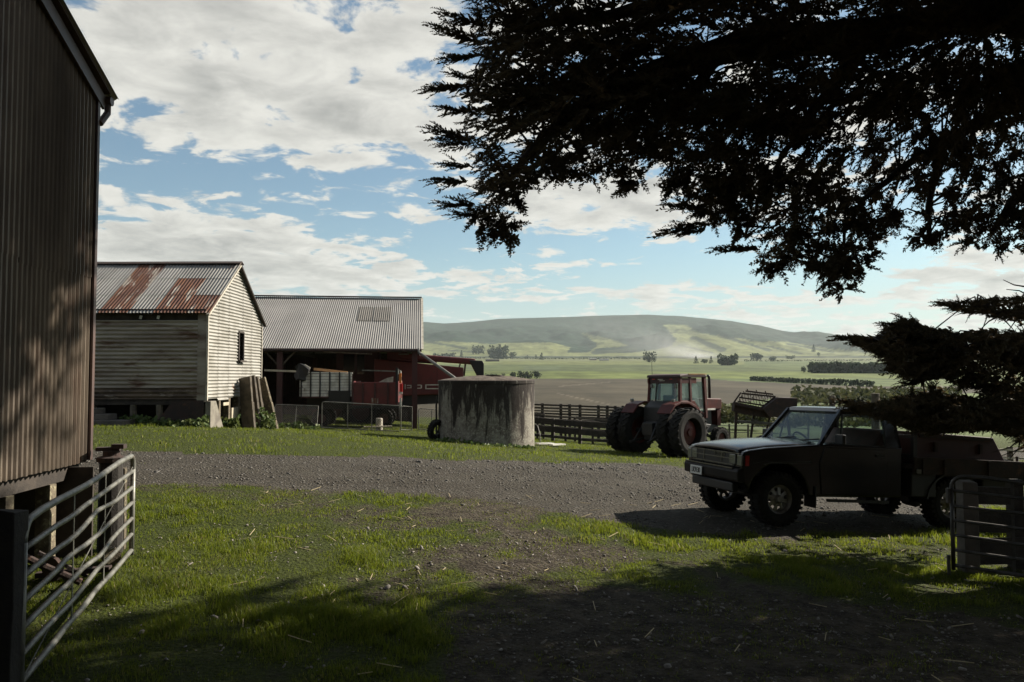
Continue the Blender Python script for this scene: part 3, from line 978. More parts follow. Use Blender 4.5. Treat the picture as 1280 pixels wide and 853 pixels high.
M_TAR = mat('tarred_timber', (.014, .011, .009), .9, (.022, .018, .014), 6, bump=.4)
post('strainer_post', 'thick dark strainer post with rusty iron on its top, between shed corner and pipe gate', on(137, 690, 9.0), .26, 1.02, M_TAR, cap=rust_cap, rnd=True)
post('gate_post', 'heavy dark gate post carrying the bent pipe gate at the frame edge', on(6, 880, 5.15), .15, 1.22, M_TAR)
post('batten_post', 'slim pale sawn post just behind the capped strainer post', on(153, 692, 9.15), .06, .90, M_LICHEN, lean=(-.02, .03))
post('gate_post', 'grey concrete gate post behind the dull pipe gate', on(1211, 716, 9.05), .165, 1.02, M_DARKCONC)
# old board fence that runs off beside the concrete post
bf = thing('board_fence', 'dark broad board fence behind the dull pipe gate', 'fence', on(1224, 716, 9.2))
o_ = Vector(bf.location)
for k, (z, hh, x0, x1) in enumerate(((.20, .30, .0, 3.2), (.55, .26, .0, .58), (.84, .20, .0, .55), (.60, .28, .75, 3.2))):
    mb = MB(); mb.beam((x0, .05 + .14 * x0, z), (x1, .05 + .14 * x1 + .02, z - .03), .035, hh); mb.build('board', M_DARKWOOD, bf)
for x in (.55, 1.9, 3.1):
    mb = MB(); mb.beam((x, .12 + .14 * x, -.2), (x, .12 + .14 * x, 1.0 if x < 1 else .85), .14, .12, up=(0, 1, 0)); mb.build('fence_post', M_DARKWOOD, bf)

# rusty odds and ends under the tall shed
mb = MB(); p_ = on(52, 712, 7.6)
tag(MB().tube([p_ + Vector((-.28, -.1, .42)), p_ + Vector((.05, .02, .20)), p_ + Vector((.32, .1, .05))], .035, 8).build('rusty_pipe', M_DARKRUST), 'rusty iron pipe propped under the tall shed behind the gate', 'pipe')
t = thing('iron_bracket', 'rusty iron cross frame lying by the shed piles behind the gate', 'scrap iron', on(78, 712, 7.9))
MB().beam((-.25, 0, .06), (.42, .1, .10), .09, .05).build('bar', M_DARKRUST, t); MB().beam((-.18, -.1, .30), (.18, .12, .02), .07, .03).build('bar', M_DARKRUST, t)
MB().lathe([(0, -.02), (.12, -.02), (.12, .02), (0, .02)], (-.05, -.08, .14), (.3, 1, .1), 12).build('iron_disc', M_DARKRUST, t)
t = thing('sawn_log', 'short sawn log end lying beside the strainer post', 'log', on(138, 712, 8.55))
MB().lathe([(0, -.13), (.085, -.13), (.092, 0), (.085, .13), (0, .13)], (0, 0, .085), (.55, -.8, .1), 14).build('log_body', M_LICHEN, t)

# ================================================================== old white shed on piles
def white_shed():
    C = Vector((-9.17, 24.0, .24))
    t = thing('iron_clad_shed', 'old white iron clad shed on piles with rust streaked roof and one gable window', 'shed', C)
    W_ = 5.15; Lx = 8.6
    zb = .81; ze = 3.48; rise = 1.74 / (W_ / 2)
    zr = ze + 1.74
    X = Vector((-1, 0, 0)); Yv = Vector((0, 1, 0)); Z = Vector((0, 0, 1))
    # near long wall: sheets laid with the waves level
    def wall(x0, x1, z0, z1, m_, off=0.0):
        mb = corr(Vector((0, 0, 0)), Z, X, -Yv, z0, z1, lambda a: x0 - .0, lambda a: x1, .125, .018)
        for i, v in enumerate(mb.v):
            mb.v[i] = (v[0], v[1] - off, v[2])
        return mb.build('wall_sheet', m_, t)
    wall(.24, 3.62, zb + .30, ze - .30, M_DIRTYWALL); wall(.24, 3.62, zb, zb + .33, M_GRIME, .02); wall(3.58, Lx, zb + .62, ze - .30, M_DIRTYWALL, .012); wall(3.58, Lx, zb + .36, zb + .66, M_GRIME, .02)
    # gap under the eave: dark framing, a few bits of lining left
    mb = MB(); mb.beam((-.2, .10, ze - .15), (-Lx, .10, ze - .15), .05, .30); mb.build('eave_board', M_DARKWOOD, t)
    for x, w in ((1.42, .07), (1.95, .07), (3.4, .3), (4.9, .12), (5.5, .35), (6.5, .2)):
        mb = MB(); mb.beam((-x, -.02, ze - .22), (-x - w, -.02, ze - .20), .02, .11); mb.build('lining_scrap', M_DIRTYWALL if w > .1 else M_WHITE, t)
    mb = MB(); mb.beam((-.01, -.045, ze - .03), (-Lx - .2, -.045, ze - .03), .04, .13); mb.build('fascia', M_DARKWOOD, t)
    # corner boards
    mb = MB(); mb.box((-.13, -.02, (zb + ze) / 2 - .05), (.25, .05, ze - zb + .06)); mb.build('corner_board', M_DIRTYWALL, t)
    mb = MB(); mb.beam((.035, -.02, zb - .04), (.035, -.02, ze), .06, .06); mb.build('corner_flashing', M_TRIM, t)
    mb = MB(); mb.beam((.03, W_ + .03, zb + .1), (.03, W_ + .03, ze), .05, .05); mb.build('corner_flashing', M_TRIM, t)
    # gable: sheets with level waves, in lengths that lap
    def ylo(z):
        return 0.0 if z < ze else (z - ze) / rise
    def yhi(z):
        return W_ if z < ze else W_ - (z - ze) / rise
    wy0, wy1, wz0, wz1 = 2.72, 3.20, 2.03, 2.98
    cols = [0, .95, 1.86, 2.72, 3.20, 4.1, W_]
    for i in range(6):
        y0, y1 = cols[i], cols[i + 1]
        mid = (y0 + y1) / 2
        rows = [(zb - .07 * (i % 2), zr)]
        if i == 3:
            rows = [(zb, wz0), (wz1, zr)]
        for z0, z1 in rows:
            ztop = min(z1, ze + min(mid, W_ - mid) * rise + (y1 - y0) / 2 * rise - .001)
            lift = .008 * (i % 3)
            corr(Vector((lift, 0, 0)), Z, Yv, Vector((1, 0, 0)), z0, ztop,
                 lambda a: min(max(y0, ylo(a)), yhi(a)), lambda a: max(min(y1 + .03, yhi(a)), min(max(y0, ylo(a)), yhi(a))), .105, .021).build('wall_sheet', M_WHITEWALL, t)
    # gable window
    wn = MB(); zc = (wz0 + wz1) / 2; yc = (wy0 + wy1) / 2
    for (a, b) in (((wy0, wz0), (wy0, wz1)), ((wy1, wz0), (wy1, wz1)), ((wy0, wz1), (wy1, wz1))):
        wn.beam((.03, a[0], a[1]), (.03, b[0], b[1]), .06, .06, up=(1, 0, 0))
    w_ = wn.build('window', M_DARKWOOD, t)
    mb = MB(); mb.box((.06, yc, wz0 - .03), (.14, .62, .06)); mb.build('sill', M_DARKWOOD, w_)
    mb = MB(); mb.box((-.07, yc, zc), (.02, wy1 - wy0, wz1 - wz0)); mb.build('pane', M_DKGLASS, w_)
    # roof in overlapping sheets
    sl = math.hypot(1, rise); ln = (W_ / 2 + .18) * sl
    rows = 3; sw = .82
    sd = Vector((0, 1, rise)).normalized(); nn = Vector((0, -rise, 1)).normalized()
    sh = corr((0, 0, 0), X, sd, nn, 0, sw + .05, lambda a: 0.0, lambda a: ln / rows + .06, .103, .014)
    me_g = sh.mesh('roof_sheet', M_GALVROOF); me_r = sh.mesh('roof_sheet', M_RUST)
    rusty = {(3, 0), (3, 1), (3, 2), (1, 0), (1, 1), (0, 0), (6, 2), (6, 1), (9, 0)}
    for c in range(int(Lx / sw) + 1):
        for r in range(rows):
            o = bpy.data.objects.new('roof_sheet', me_r if (c, r) in rusty else me_g)
            COL.objects.link(o); o.parent = t
            if (c, r) in rusty:
                o['label'] = 'rusty roof sheet'
            base = Vector((.14, -.18, ze + .02 - .18 * rise)) + X * (c * sw) + sd * (ln / rows * r) + nn * (.012 + .009 * r + .005 * (c % 2))
            o.location = base
            o.rotation_euler = (0, 0, random.uniform(-.004, .004))
    sd2 = Vector((0, -1, rise)).normalized(); nn2 = Vector((0, rise, 1)).normalized()
    corr(Vector((.14, W_ + .18, ze + .02 - .18 * rise)) + nn2 * .02, X, sd2, nn2, 0, Lx + .2, lambda a: 0.0, lambda a: ln, .103, .014, 4).build('roof_sheet', M_GALVROOF, t)
    mb = MB(); mb.beam((.16, W_ / 2 - .09, zr + .055), (-Lx, W_ / 2 - .09, zr + .055 - .03), .22, .025, up=(0, -.4, 1)); mb.beam((.16, W_ / 2 + .1, zr + .055), (-Lx, W_ / 2 + .1, zr + .03), .22, .025, up=(0, .45, 1)); mb.build('ridge_cap', M_DARKRUST, t)
    for s_ in (0, 1):
        y0 = -.2 if s_ == 0 else W_ + .2
        mb = MB(); mb.beam((.10, y0, ze - .02 - .2 * rise), (.10, W_ / 2, zr - .03), .05, .10, up=(1, 0, 0)); mb.build('barge_board', M_TRIM if s_ == 0 else M_DARKWOOD, t)
    # inner floor so that the underside is dark, inner darkness is the room itself
    mb = MB(); mb.box((-Lx / 2 - .05, W_ / 2, zb + .02), (Lx - .2, W_ - .1, .08)); mb.build('floor', M_DARKWOOD, t)
    for y in (0.05, W_ - .06):
        mb = MB(); mb.beam((-.1, y + .02, zb - .10), (-Lx, y + .02, zb - .10), .10, .14); mb.build('bearer', M_DARKWOOD, t)
    for y in (.1, W_ - .1):
        for x in (.10, 1.42, 2.2, 3.4, 4.6, 5.8, 7.2, 8.4):
            g_ = gz(C.x - x, C.y + y) - C.z
            mb = MB(); mb.tube([(-x, y, g_ - .1), (-x, y, zb - .17)], .10 if x != .10 else .09, 8, jit=.08); mb.build('pile', M_WOOD, t)
    for y in (1.15, 2.0, 2.9, 3.9, 4.7):
        g_ = gz(C.x - .1, C.y + y) - C.z
        mb = MB(); mb.beam((-.08, y, g_ - .1), (-.08, y, zb - .02), .18, .16, up=(0, 1, 0), jit=.05); mb.build('pile', M_LICHEN, t)
    # low sheet closing the base at the corner, and the concrete stub at the gable
    g_ = gz(C.x - .7, C.y) - C.z
    mb = MB(); mb.prism([(-.04, g_ - .1), (-1.62, g_ - .1), (-.95, zb - .03), (-.04, zb - .03)], lambda a, b, r: Vector((a, r, b)), -.05, -.02); mb.build('base_sheet', M_DARKRUST, t)
    mb = MB(); mb.prism([(-.02, g_ - .2), (1.15, g_ - .2), (.42, zb - .06), (-.02, zb - .06)], lambda a, b, r: Vector((r, a, b)), .0, .16); mb.build('footing', M_CONC, t, bevel=.01)
    mb = MB(); mb.prism([(-3.62, g_ - .2), (-Lx, g_ - .2), (-Lx, zb + .45), (-3.62, zb + .45)], lambda a, b, r: Vector((a, r, b)), .06, .16); mb.build('base_wall', M_DARKCONC, t)
    mb = MB(); mb.box((.03, 2.42, g_ + .22), (.04, .62, .50)); mb.build('base_board', M_PALEWOOD, t)
    mb = MB(); mb.box((.03, 1.62, g_ + .62), (.03, .5, .10)); mb.box((.03, 3.35, g_ + .45), (.03, .7, .12)); mb.box((.03, 3.4, g_ + .25), (.03, .7, .10)); mb.build('base_slat', M_PALEWOOD, t)
    # back and far walls
    MB().beam((-.2, W_ - .3, .2), (-Lx, W_ - .3, .2), .06, 1.5).build('base_board', M_DARKWOOD, t)
    corr((0, W_, 0), X, Z, Yv, 0, Lx, lambda a: zb, lambda a: ze, .105, .016, 4).build('wall_sheet', M_DIRTYWALL, t)
    return t


M_GRIME = mat('rust_grimed_iron', (.12, .085, .06), .85, (.06, .04, .03), 2, col3=(.25, .21, .17), s3=3, t3=(.55, .66), stretch=(.6, 1, 2))
white_shed()
for i, (x0, px_, py_, hh, ll) in enumerate(((0, 140, 530, .16, 1.5), (1, 132, 521, .16, 1.1), (2, 124, 512, .16, .8))):
    pass
t = thing('stone_steps', 'dark broken concrete steps stacked against the shaded base of the white shed', 'steps', (-12.1, 23.45, gz(-12.1, 23.45)))
for i, (x, y, z, sx, sy) in enumerate(((.1, 0, .08, 1.7, .75), (-.25, .15, .25, 1.2, .55), (-.45, .22, .42, .9, .45))):
    MB().box((x, y, z), (sx, sy, .17), Matrix.Rotation(random.uniform(-.06, .06), 3, 'Z')).build('step_slab', M_DARKCONC, t, bevel=.015)

# old slabs of timber leaning on the gable
specs = [(307, 524, 472, 26.6, .52, 'broad dark timber slab leaning on the white gable, first from the shed corner'),
         (315, 525, 470, 27.0, .34, 'dark middle timber slab leaning between two broader ones by the white gable'),
         (321, 526, 471, 27.3, .22, 'narrow dark post leaning behind the palest lichened slab'),
         (330, 528, 474, 27.6, .58, 'broad pale lichened timber slab leaning outermost at the white gable')]
for i, (px_, pb, pt, Y_, w, lab) in enumerate(specs):
    b = on(px_ + 5 + i * 1.6, pb, Y_); tp = P(px_ - (1 if i < 3 else 6), pt, Y_ + .15)
    t = thing('leaning_slab', lab, 'timber slab', b, 0, 'timber slabs leaning on the gable')
    v = tp - b
    mb = MB(); mb.beam((0, 0, -.1), v * .5 + Vector((0, 0, 0)), w, .10, up=(-.45, -.9, .2), jit=.05); mb.beam(v * .5, v, w * .94, .09, up=(-.45, -.9, .2), jit=.08)
    mb.build('slab', M_LICHEN if i == 3 else M_WOOD, t, bevel=.01)


# ================================================================== open fronted barn
E_ = Vector((1, .117, 0)).normalized(); NB_ = Vector((-E_.y, E_.x, 0))
def barn():
    R0 = on(518, 535, 36.0)
    t = thing('open_barn', 'open fronted barn with grey corrugated roof and dark red posts, sheltering red machinery', 'barn', R0)
    ze = 1.75 + 37 * .036 - R0.z; run = 6.0; zr = ze + 2.72
    def q(s, n, z):
        return E_ * s + NB_ * n + Vector((0, 0, z))
    Lb = 12.6; x1 = .30
    # roof sheets
    sd = (NB_ * run + Vector((0, 0, zr - ze))).normalized(); nn = (Vector((0, 0, 1)) - sd * sd.z).normalized()
    ln = math.hypot(run, zr - ze) + .35
    sw = .80
    sh = corr((0, 0, 0), -E_, sd, nn, 0, sw + .05, lambda a: 0.0, lambda a: ln, .10, .016)
    me = sh.mesh('roof_sheet', M_BARNROOF)
    b0 = q(x1, -.30, ze - .30 * (zr - ze) / run)
    for c in range(int((Lb + .6) / sw)):
        o = bpy.data.objects.new('roof_sheet', me); COL.objects.link(o); o.parent = t
        o.location = b0 - E_ * (c * sw) + nn * (.004 * (c % 2) + .01)
    for c in (2, 3):
        corr(b0 - E_ * (c * sw - (.1 if c == 2 else 0)) + nn * .035, -E_, sd, nn, 0, sw + (.02 if c == 2 else -.1), lambda a: ln * .50, lambda a: ln * .79, .10, .017).build('skylight_panel', M_SKYLIGHT, t)
    sd2 = (-NB_ * run + Vector((0, 0, zr - ze))).normalized(); nn2 = (Vector((0, 0, 1)) - sd2 * sd2.z).normalized()
    corr(q(x1, 2 * run + .3, ze - .15), -E_, sd2, nn2, 0, Lb + .6, lambda a: 0.0, lambda a: ln, .10, .016, 4).build('roof_sheet', M_BARNROOF, t)
    MB().beam(q(x1 + .02, run, zr + .07), q(-Lb - .4, run, zr + .07), .34, .04).build('ridge_cap', M_DARKRUST, t)
    # structure
    for n in (0, run, 2 * run):
        for s in (0.0, -5.9, -11.8):
            if n == run and s > -10:
                continue
            p = q(s, n, 0); g_ = gz(R0.x + p.x, R0.y + p.y) - R0.z
            top = ze - .12 if n != run else zr - .2
            MB().beam((p.x, p.y, g_ - .2), (p.x, p.y, top), .24, .24, up=tuple(NB_)).build('post', M_DKRED, t)
    MB().beam(q(.2, -.02, ze - .16), q(-Lb, -.02, ze - .16), .12, .24).build('eave_beam', M_DARKWOOD, t)
    MB().beam(q(.2, 2 * run, ze - .16), q(-Lb, 2 * run, ze - .16), .12, .24).build('eave_beam', M_DARKWOOD, t)
    for s in (0.0, -5.9, -11.8):
        MB().beam(q(s, 0, ze - .20), q(s, run, zr - .24), .08, .16).build('rafter', M_DARKWOOD, t)
        MB().beam(q(s, 2 * run, ze - .20), q(s, run, zr - .24), .08, .16).build('rafter', M_DARKWOOD, t)
        MB().beam(q(s, .1, ze - .2), q(s, 2 * run - .1, ze - .2), .07, .14).build('tie_beam', M_DARKWOOD, t)
    for k in range(1, 6):
        f = k / 6
        MB().beam(q(.2, run * f, ze + (zr - ze) * f - .12), q(-Lb, run * f, ze + (zr - ze) * f - .12), .05, .10).build('purlin', M_DARKWOOD, t)
    MB().beam(q(-5.9, 0, ze - .95), q(-5.2, 0, ze - .2), .07, .07).build('knee_brace', M_WOOD, t)
    MB().beam(q(-5.9, 0, ze - .95), q(-6.6, 0, ze - .2), .07, .07).build('knee_brace', M_WOOD, t)
    # end walls and back wall
    g_ = -1.5
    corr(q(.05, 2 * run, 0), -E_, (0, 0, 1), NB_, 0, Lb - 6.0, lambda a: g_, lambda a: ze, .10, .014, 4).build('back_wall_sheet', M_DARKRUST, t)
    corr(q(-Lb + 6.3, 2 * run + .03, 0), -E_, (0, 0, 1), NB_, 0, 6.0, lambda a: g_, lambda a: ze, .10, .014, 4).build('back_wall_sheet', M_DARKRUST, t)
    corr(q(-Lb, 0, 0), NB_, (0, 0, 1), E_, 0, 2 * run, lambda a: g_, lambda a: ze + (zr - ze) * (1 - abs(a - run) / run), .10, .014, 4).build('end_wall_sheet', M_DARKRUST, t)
    corr(q(.22, 0, 0), NB_, (0, 0, 1), E_, 0, 2 * run, lambda a: ze - .35, lambda a: ze - .22 + (zr - ze) * (1 - abs(a - run) / run), .10, .014, 4).build('end_gable_sheet', M_BARNROOF, t)
    MB().beam(q(x1 + .03, -.3, ze - .16), q(x1 + .03, run, zr + .03), .03, .12, up=(1, 0, 0)).build('barge_board', M_TRIM, t)
    # loose sheet hanging under the eave, gutter and the pipe that feeds the tank
    MB().beam(q(-4.0, -.12, ze - .28), q(-1.9, -.12, ze - .36), .5, .03).build('sagging_lining', M_LICHEN, t)
    MB().lathe([(0, 0), (.075, 0), (.075, Lb + .5), (0, Lb + .5)], q(x1, -.38, ze - .20), -E_, 8).build('gutter', M_DARKRUST, t)
    e1 = P(569, 473.5, 31.0) - R0
    MB().tube([q(.16, -.40, ze - .12), q(.20, -.44, ze - .30), q(.34, -.55, ze - .40), e1], .062, 10).build('downpipe', M_PIPE, t, True)
    return t, R0


barn_t, R0 = barn()


# ================================================================== wheels shared by the vehicles
def tyre_mesh(R, w, rin, n=40, lug=.02, lugs=30, ag=False):
    """axle along y"""
    prof = [(rin, -w * .40), (rin + .02, -w * .46), (R * .80, -w * .50), (R * .94, -w * .46), (R * .985, -w * .36), (R * .985, w * .36), (R * .94, w * .46), (R * .80, w * .50), (rin + .02, w * .46), (rin, w * .40)]
    mb = MB(); mb.lathe(prof, (0, 0, 0), (0, 1, 0), n, True)
    for k in range(lugs):
        a = 2 * PI * k / lugs
        for s_ in (-1, 1):
            a2 = a + (PI / lugs if s_ > 0 else 0)
            if ag:
                # long bars that meet in a chevron
                pts = []
                for f, da in ((.04, .20), (.25, .12), (.5, .0)):
                    pts.append((f, da))
                for i in range(2):
                    f0, d0 = pts[i]; f1, d1 = pts[i + 1]
                    p = Vector((math.cos(a2 + d0) * R, s_ * w * f0, math.sin(a2 + d0) * R)); q_ = Vector((math.cos(a2 + d1) * R * (.99 if i == 0 else .965), s_ * w * f1, math.sin(a2 + d1) * R * (.99 if i == 0 else .965)))
                    mb.beam(p, q_, .055, lug * 2.2, up=(math.cos(a2), 0, math.sin(a2)))
            else:
                c = Vector((math.cos(a2) * R * .99, s_ * w * .24, math.sin(a2) * R * .99))
                Rm = Matrix.Rotation(-a2, 3, 'Y')
                mb.box(c, (lug * 1.6, w * .34, R * 3.6 / lugs), Rm)
                c = Vector((math.cos(a2) * R * .955, s_ * w * .44, math.sin(a2) * R * .955))
                mb.box(c, (lug * 2.6, w * .10, R * 3.2 / lugs), Rm)
    return mb


# ================================================================== black pickup
def pickup():
    hd = PI + .25
    f0 = Vector((3.47, 11.9, 0)); f0.z = -.345
    t = thing('pickup_truck', 'black four wheel drive flat deck pickup parked under the cypress boughs', 'pickup truck', f0, hd)
    t.rotation_euler = (.02, -.062, hd)
    R = .375; wb = 2.85; tr = .715
    hw = .80
    BP = M_BLACKPAINT
    # body with wheel arches, extruded across
    arch = [(-.47 * math.cos(a) , R + .02 + .47 * math.sin(a)) for a in np.linspace(.08, PI - .08, 14)]   # from rear to front
    prof = [(-2.0, .44), (-.62, .42)] + arch + [(.50, .52), (.56, .58), (.585, .80), (.575, .965), (.545, 1.005), (.47, 1.03), (.20, 1.075), (-.30, 1.125), (-.62, 1.150), (-.78, 1.165), (-2.0, 1.165)]
    body = MB().prism(prof, lambda a, b, r: Vector((a, r, b)), -hw, hw)
    body.build('body', BP, t, False, .035, 3)
    # bonnet panel slightly proud with pressed edge lines
    hood = [(.585, .975), (.565, 1.012), (.50, 1.037), (.36, 1.062), (.10, 1.10), (-.30, 1.138), (-.66, 1.162)]
    mb = MB(); rows = []
    for x, z in hood:
        for y in (-.70, -.62, -.56, -.25, 0, .25, .56, .62, .70):
            crown = .026 * (1 - (y / .75) ** 2) + (.010 if abs(y) < .57 else 0)
            mb.v.append((x, y, z + crown - (.012 if abs(y) > .69 else 0)))
    for i in range(len(hood) - 1):
        for j in range(8):
            a = i * 9 + j; mb.f.append((a, a + 1, a + 10, a + 9))
    bo = mb.build('bonnet', BP, t, True)
    sm = bo.modifiers.new('thick', 'SOLIDIFY'); sm.thickness = .02; sm.offset = -1
    # cab roof and pillars
    MB().prism([(-1.02, 1.625), (-1.10, 1.685), (-1.35, 1.71), (-1.80, 1.70), (-1.92, 1.65), (-1.94, 1.62)], lambda a, b, r: Vector((a, r, b)), -.66, .66).build('roof', BP, t, False, .03, 3)
    for s_ in (-1, 1):
        MB().beam((-.66, s_ * .74, 1.14), (-1.07, s_ * .645, 1.655), .055, .05, up=(0, s_, 0)).build('windscreen_pillar', BP, t)
        MB().prism([(-1.74, 1.15), (-2.0, 1.15), (-1.97, 1.45), (-1.90, 1.66), (-1.76, 1.66)], lambda a, b, r: Vector((a, s_ * (.775 - (b - 1.15) * .21) + r * 0 + (0 if r == 0 else -s_ * .05), b)), 0, 1).build('rear_pillar', BP, t)
        MB().beam((-1.04, s_ * .655, 1.63), (-1.92, s_ * .655, 1.635), .05, .06).build('roof_rail', BP, t)
        # door: panel line, window frame, glass, handle
        d = MB(); y = s_ * .806
        d.prism([(-.66, .46), (-1.72, .46), (-1.74, 1.12), (-.70, 1.12), (-.62, .9)], lambda a, b, r: Vector((a, y + s_ * r, b)), -.02, .010)
        door = d.build('door', BP, t, False, .008)
        MB().beam((-.80, s_ * .77, 1.16), (-1.72, s_ * .775, 1.16), .025, .03).build('window_frame', M_BLACK, door)
        gl = MB(); gl.add([(-.80, s_ * .765, 1.17), (-1.72, s_ * .765, 1.17), (-1.75, s_ * .672, 1.61), (-1.12, s_ * .672, 1.61)], [(0, 1, 2, 3)])
        gl.build('door_glass', M_GLASS, door)
        MB().beam((-.985, s_ * .755, 1.17), (-1.06, s_ * .69, 1.60), .022, .022).build('quarter_light_bar', M_BLACK, door)
        MB().box((-1.60, s_ * .825, 1.03), (.13, .02, .03)).build('handle', M_BLACK, door)
        MB().beam((.42, s_ * .803, .86), (-.50, s_ * .803, .90), .008, .025).build('side_moulding', M_BLACK, t)
        mir = MB(); mir.box((-.86, s_ * .93, 1.24), (.06, .17, .14)); mir.beam((-.86, s_ * .80, 1.17), (-.86, s_ * .90, 1.22), .03, .03); mir.build('wing_mirror', M_BLACK, t, bevel=.012)
    # glass
    MB().add([(-.69, -.70, 1.175), (-.69, .70, 1.175), (-1.07, .62, 1.635), (-1.07, -.62, 1.635)], [(0, 1, 2, 3)]).build('windscreen', M_WSCREEN, t)
    MB().add([(-1.97, -.66, 1.18), (-1.97, .66, 1.18), (-1.90, .60, 1.64), (-1.90, -.60, 1.64)], [(0, 1, 2, 3)]).build('rear_window', M_GLASS, t)
    for y0 in (-.35, .25):
        w_ = MB().beam((-.66, y0, 1.185), (-.70, y0 + .42, 1.225), .02, .018); w_.build('wiper', M_BLACK, t)
    # interior
    MB().box((-1.5, 0, .90), (.50, 1.3, .16)).build('seat', M_SEAT, t, bevel=.04)
    MB().beam((-1.62, 0, .95), (-1.86, 0, 1.38), 1.28, .14, up=(1, 0, .3)).build('seat_back', M_SEAT, t, bevel=.04)
    MB().prism([(-.70, 1.16), (-.98, 1.16), (-1.02, 1.08), (-.90, .95), (-.70, .95)], lambda a, b, r: Vector((a, r, b)), -.70, .70).build('dashboard', M_BLACK, t)
    MB().lathe([(.175, -.012), (.195, -.012), (.195, .012), (.175, .012)], (-1.14, -.36, 1.14), (.75, 0, -.55), 20, True).build('steering_wheel', M_BLACK, t)
    # front: grille, lamps, bumper, plate
    MB().box((.580, 0, .885), (.03, 1.22, .19)).build('grille', M_BLACK, t)
    for z in (.972, .895, .81):
        MB().box((.598, 0, z), (.02, 1.16 if z < .96 else 1.50, .014)).build('grille_bar', M_CHROME, t)
    for y in (-.26, .26):
        MB().box((.597, y, .90), (.012, .016, .14)).build('grille_bar', M_CHROME, t)
    for s_ in (-1, 1):
        MB().box((.588, s_ * .56, .89), (.035, .16, .135)).build('headlight', M_LAMP, t, bevel=.01)
        il = MB().box((.560, s_ * .735, .885), (.075, .12, .15)); ln_ = il.build('indicator_lamp', M_LAMP, t, bevel=.01)
        MB().box((.51, s_ * .803, .885), (.05, .022, .14)).build('indicator_lens', M_REDLAMP, ln_)
    MB().prism([(.54, .58), (.645, .60), (.655, .72), (.635, .765), (.54, .775)], lambda a, b, r: Vector((a, r, b)), -.80, .80).build('bumper', M_DULLBUMP, t, False, .02)
    MB().box((.640, -.06, .768), (.02, 1.40, .016)).build('bumper_strip', M_CHROME, t)
    MB().box((.56, 0, .50), (.10, 1.2, .13)).build('lower_valance', M_BLACK, t, bevel=.02)
    pl = MB().box((.668, -.36, .655), (.012, .36, .125)).build('number_plate', M_PLATE, t, bevel=.003)
    text_mesh('LK9130', .115, .003, M_BLACK, 'plate_lettering', pl, Matrix.Translation((.676, -.36, .653)) @ Matrix(((0, 0, 1, 0), (1, 0, 0, 0), (0, 1, 0, 0), (0, 0, 0, 1))) @ Matrix.Diagonal((.78, 1, 1, 1)), spacing=.92)
    text_mesh('TOYOTA', .075, .004, M_CHROME, 'grille_lettering', t, Matrix.Translation((.598, .20, .933)) @ Matrix(((0, 0, 1, 0), (1, 0, 0, 0), (0, 1, 0, 0), (0, 0, 0, 1))))
    # chassis
    for s_ in (-1, 1):
        MB().beam((.5, s_ * .40, .52), (-3.9, s_ * .42, .60), .08, .12).build('chassis_rail', M_BLACK, t)
    MB().tube([(0, -.66, R), (0, .66, R)], .055, 8).build('axle', M_BLACK, t)
    MB().tube([(-wb, -.66, R), (-wb, .66, R)], .055, 8).build('axle', M_BLACK, t)
    MB().lathe([(0, -.14), (.13, -.1), (.14, .1), (0, .14)], (-wb, 0, R), (0, 1, 0), 12).build('differential', M_BLACK, t)
    MB().box((-.2, 0, .52), (.9, .6, .26)).build('engine_sump', M_BLACK, t)
    MB().box((-1.4, -.35, .42), (.7, .45, .18)).build('gearbox', M_BLACK, t)
    # wheels
    tyre = tyre_mesh(R - .012, .25, .20).mesh('tyre', M_TYRE)
    for x in (0, -wb):
        for s_ in (-1, 1):
            rm = MB().lathe([(.205, -.10), (.222, -.11), (.222, -.085), (.19, -.07), (.185, .055), (.222, .085), (.222, .11), (.205, .10), (.17, .06), (.168, -.05)], (0, 0, 0), (0, 1, 0), 32, True)
            hub = MB()
            n = 40
            # disc with slots
            for k in range(8):
                a0 = 2 * PI * k / 8; a1 = a0 + 2 * PI / 8 * .5
                for (b0, b1, r0, r1) in ((a0, a1, .06, .178), (a1, a0 + 2 * PI / 8, .06, .105), (a1, a0 + 2 * PI / 8, .155, .178)):
                    seg = 3
                    vs = []
                    for i in range(seg + 1):
                        b = b0 + (b1 - b0) * i / seg
                        for rr, yy in ((r0, .055), (r1, .035), (r1, .020), (r0, .040)):
                            vs.append((math.cos(b) * rr, yy * s_, math.sin(b) * rr))
                    fs = []
                    for i in range(seg):
                        for q in range(4):
                            fs.append((i * 4 + q, i * 4 + (q + 1) % 4, i * 4 + 4 + (q + 1) % 4, i * 4 + 4 + q))
                    fs += [(0, 1, 2, 3), (seg * 4, seg * 4 + 3, seg * 4 + 2, seg * 4 + 1)]
                    hub.add(vs, fs)
            hub.lathe([(0, .10), (.035, .10), (.05, .085), (.062, .055), (.062, .02), (0, .02)] if s_ > 0 else [(0, -.10), (.035, -.10), (.05, -.085), (.062, -.055), (.062, -.02), (0, -.02)], (0, 0, 0), (0, 1, 0), 16)
            w_ = hub.build('wheel', M_RIM, t); w_.location = (x, s_ * tr, R)
            rm.build('rim', M_RIM, w_, True)
            o = bpy.data.objects.new('tyre', tyre); COL.objects.link(o); o.parent = w_
            if x == 0:
                w_.rotation_euler = (0, 0, .06)
    # mud flaps, step
    for s_ in (-1, 1):
        MB().box((-.56, s_ * .70, .42), (.02, .26, .30)).build('mud_flap', M_BLACK, t)
    MB().beam((-.75, .82, .38), (-1.75, .82, .38), .05, .04).build('side_step', M_BLACK, t)
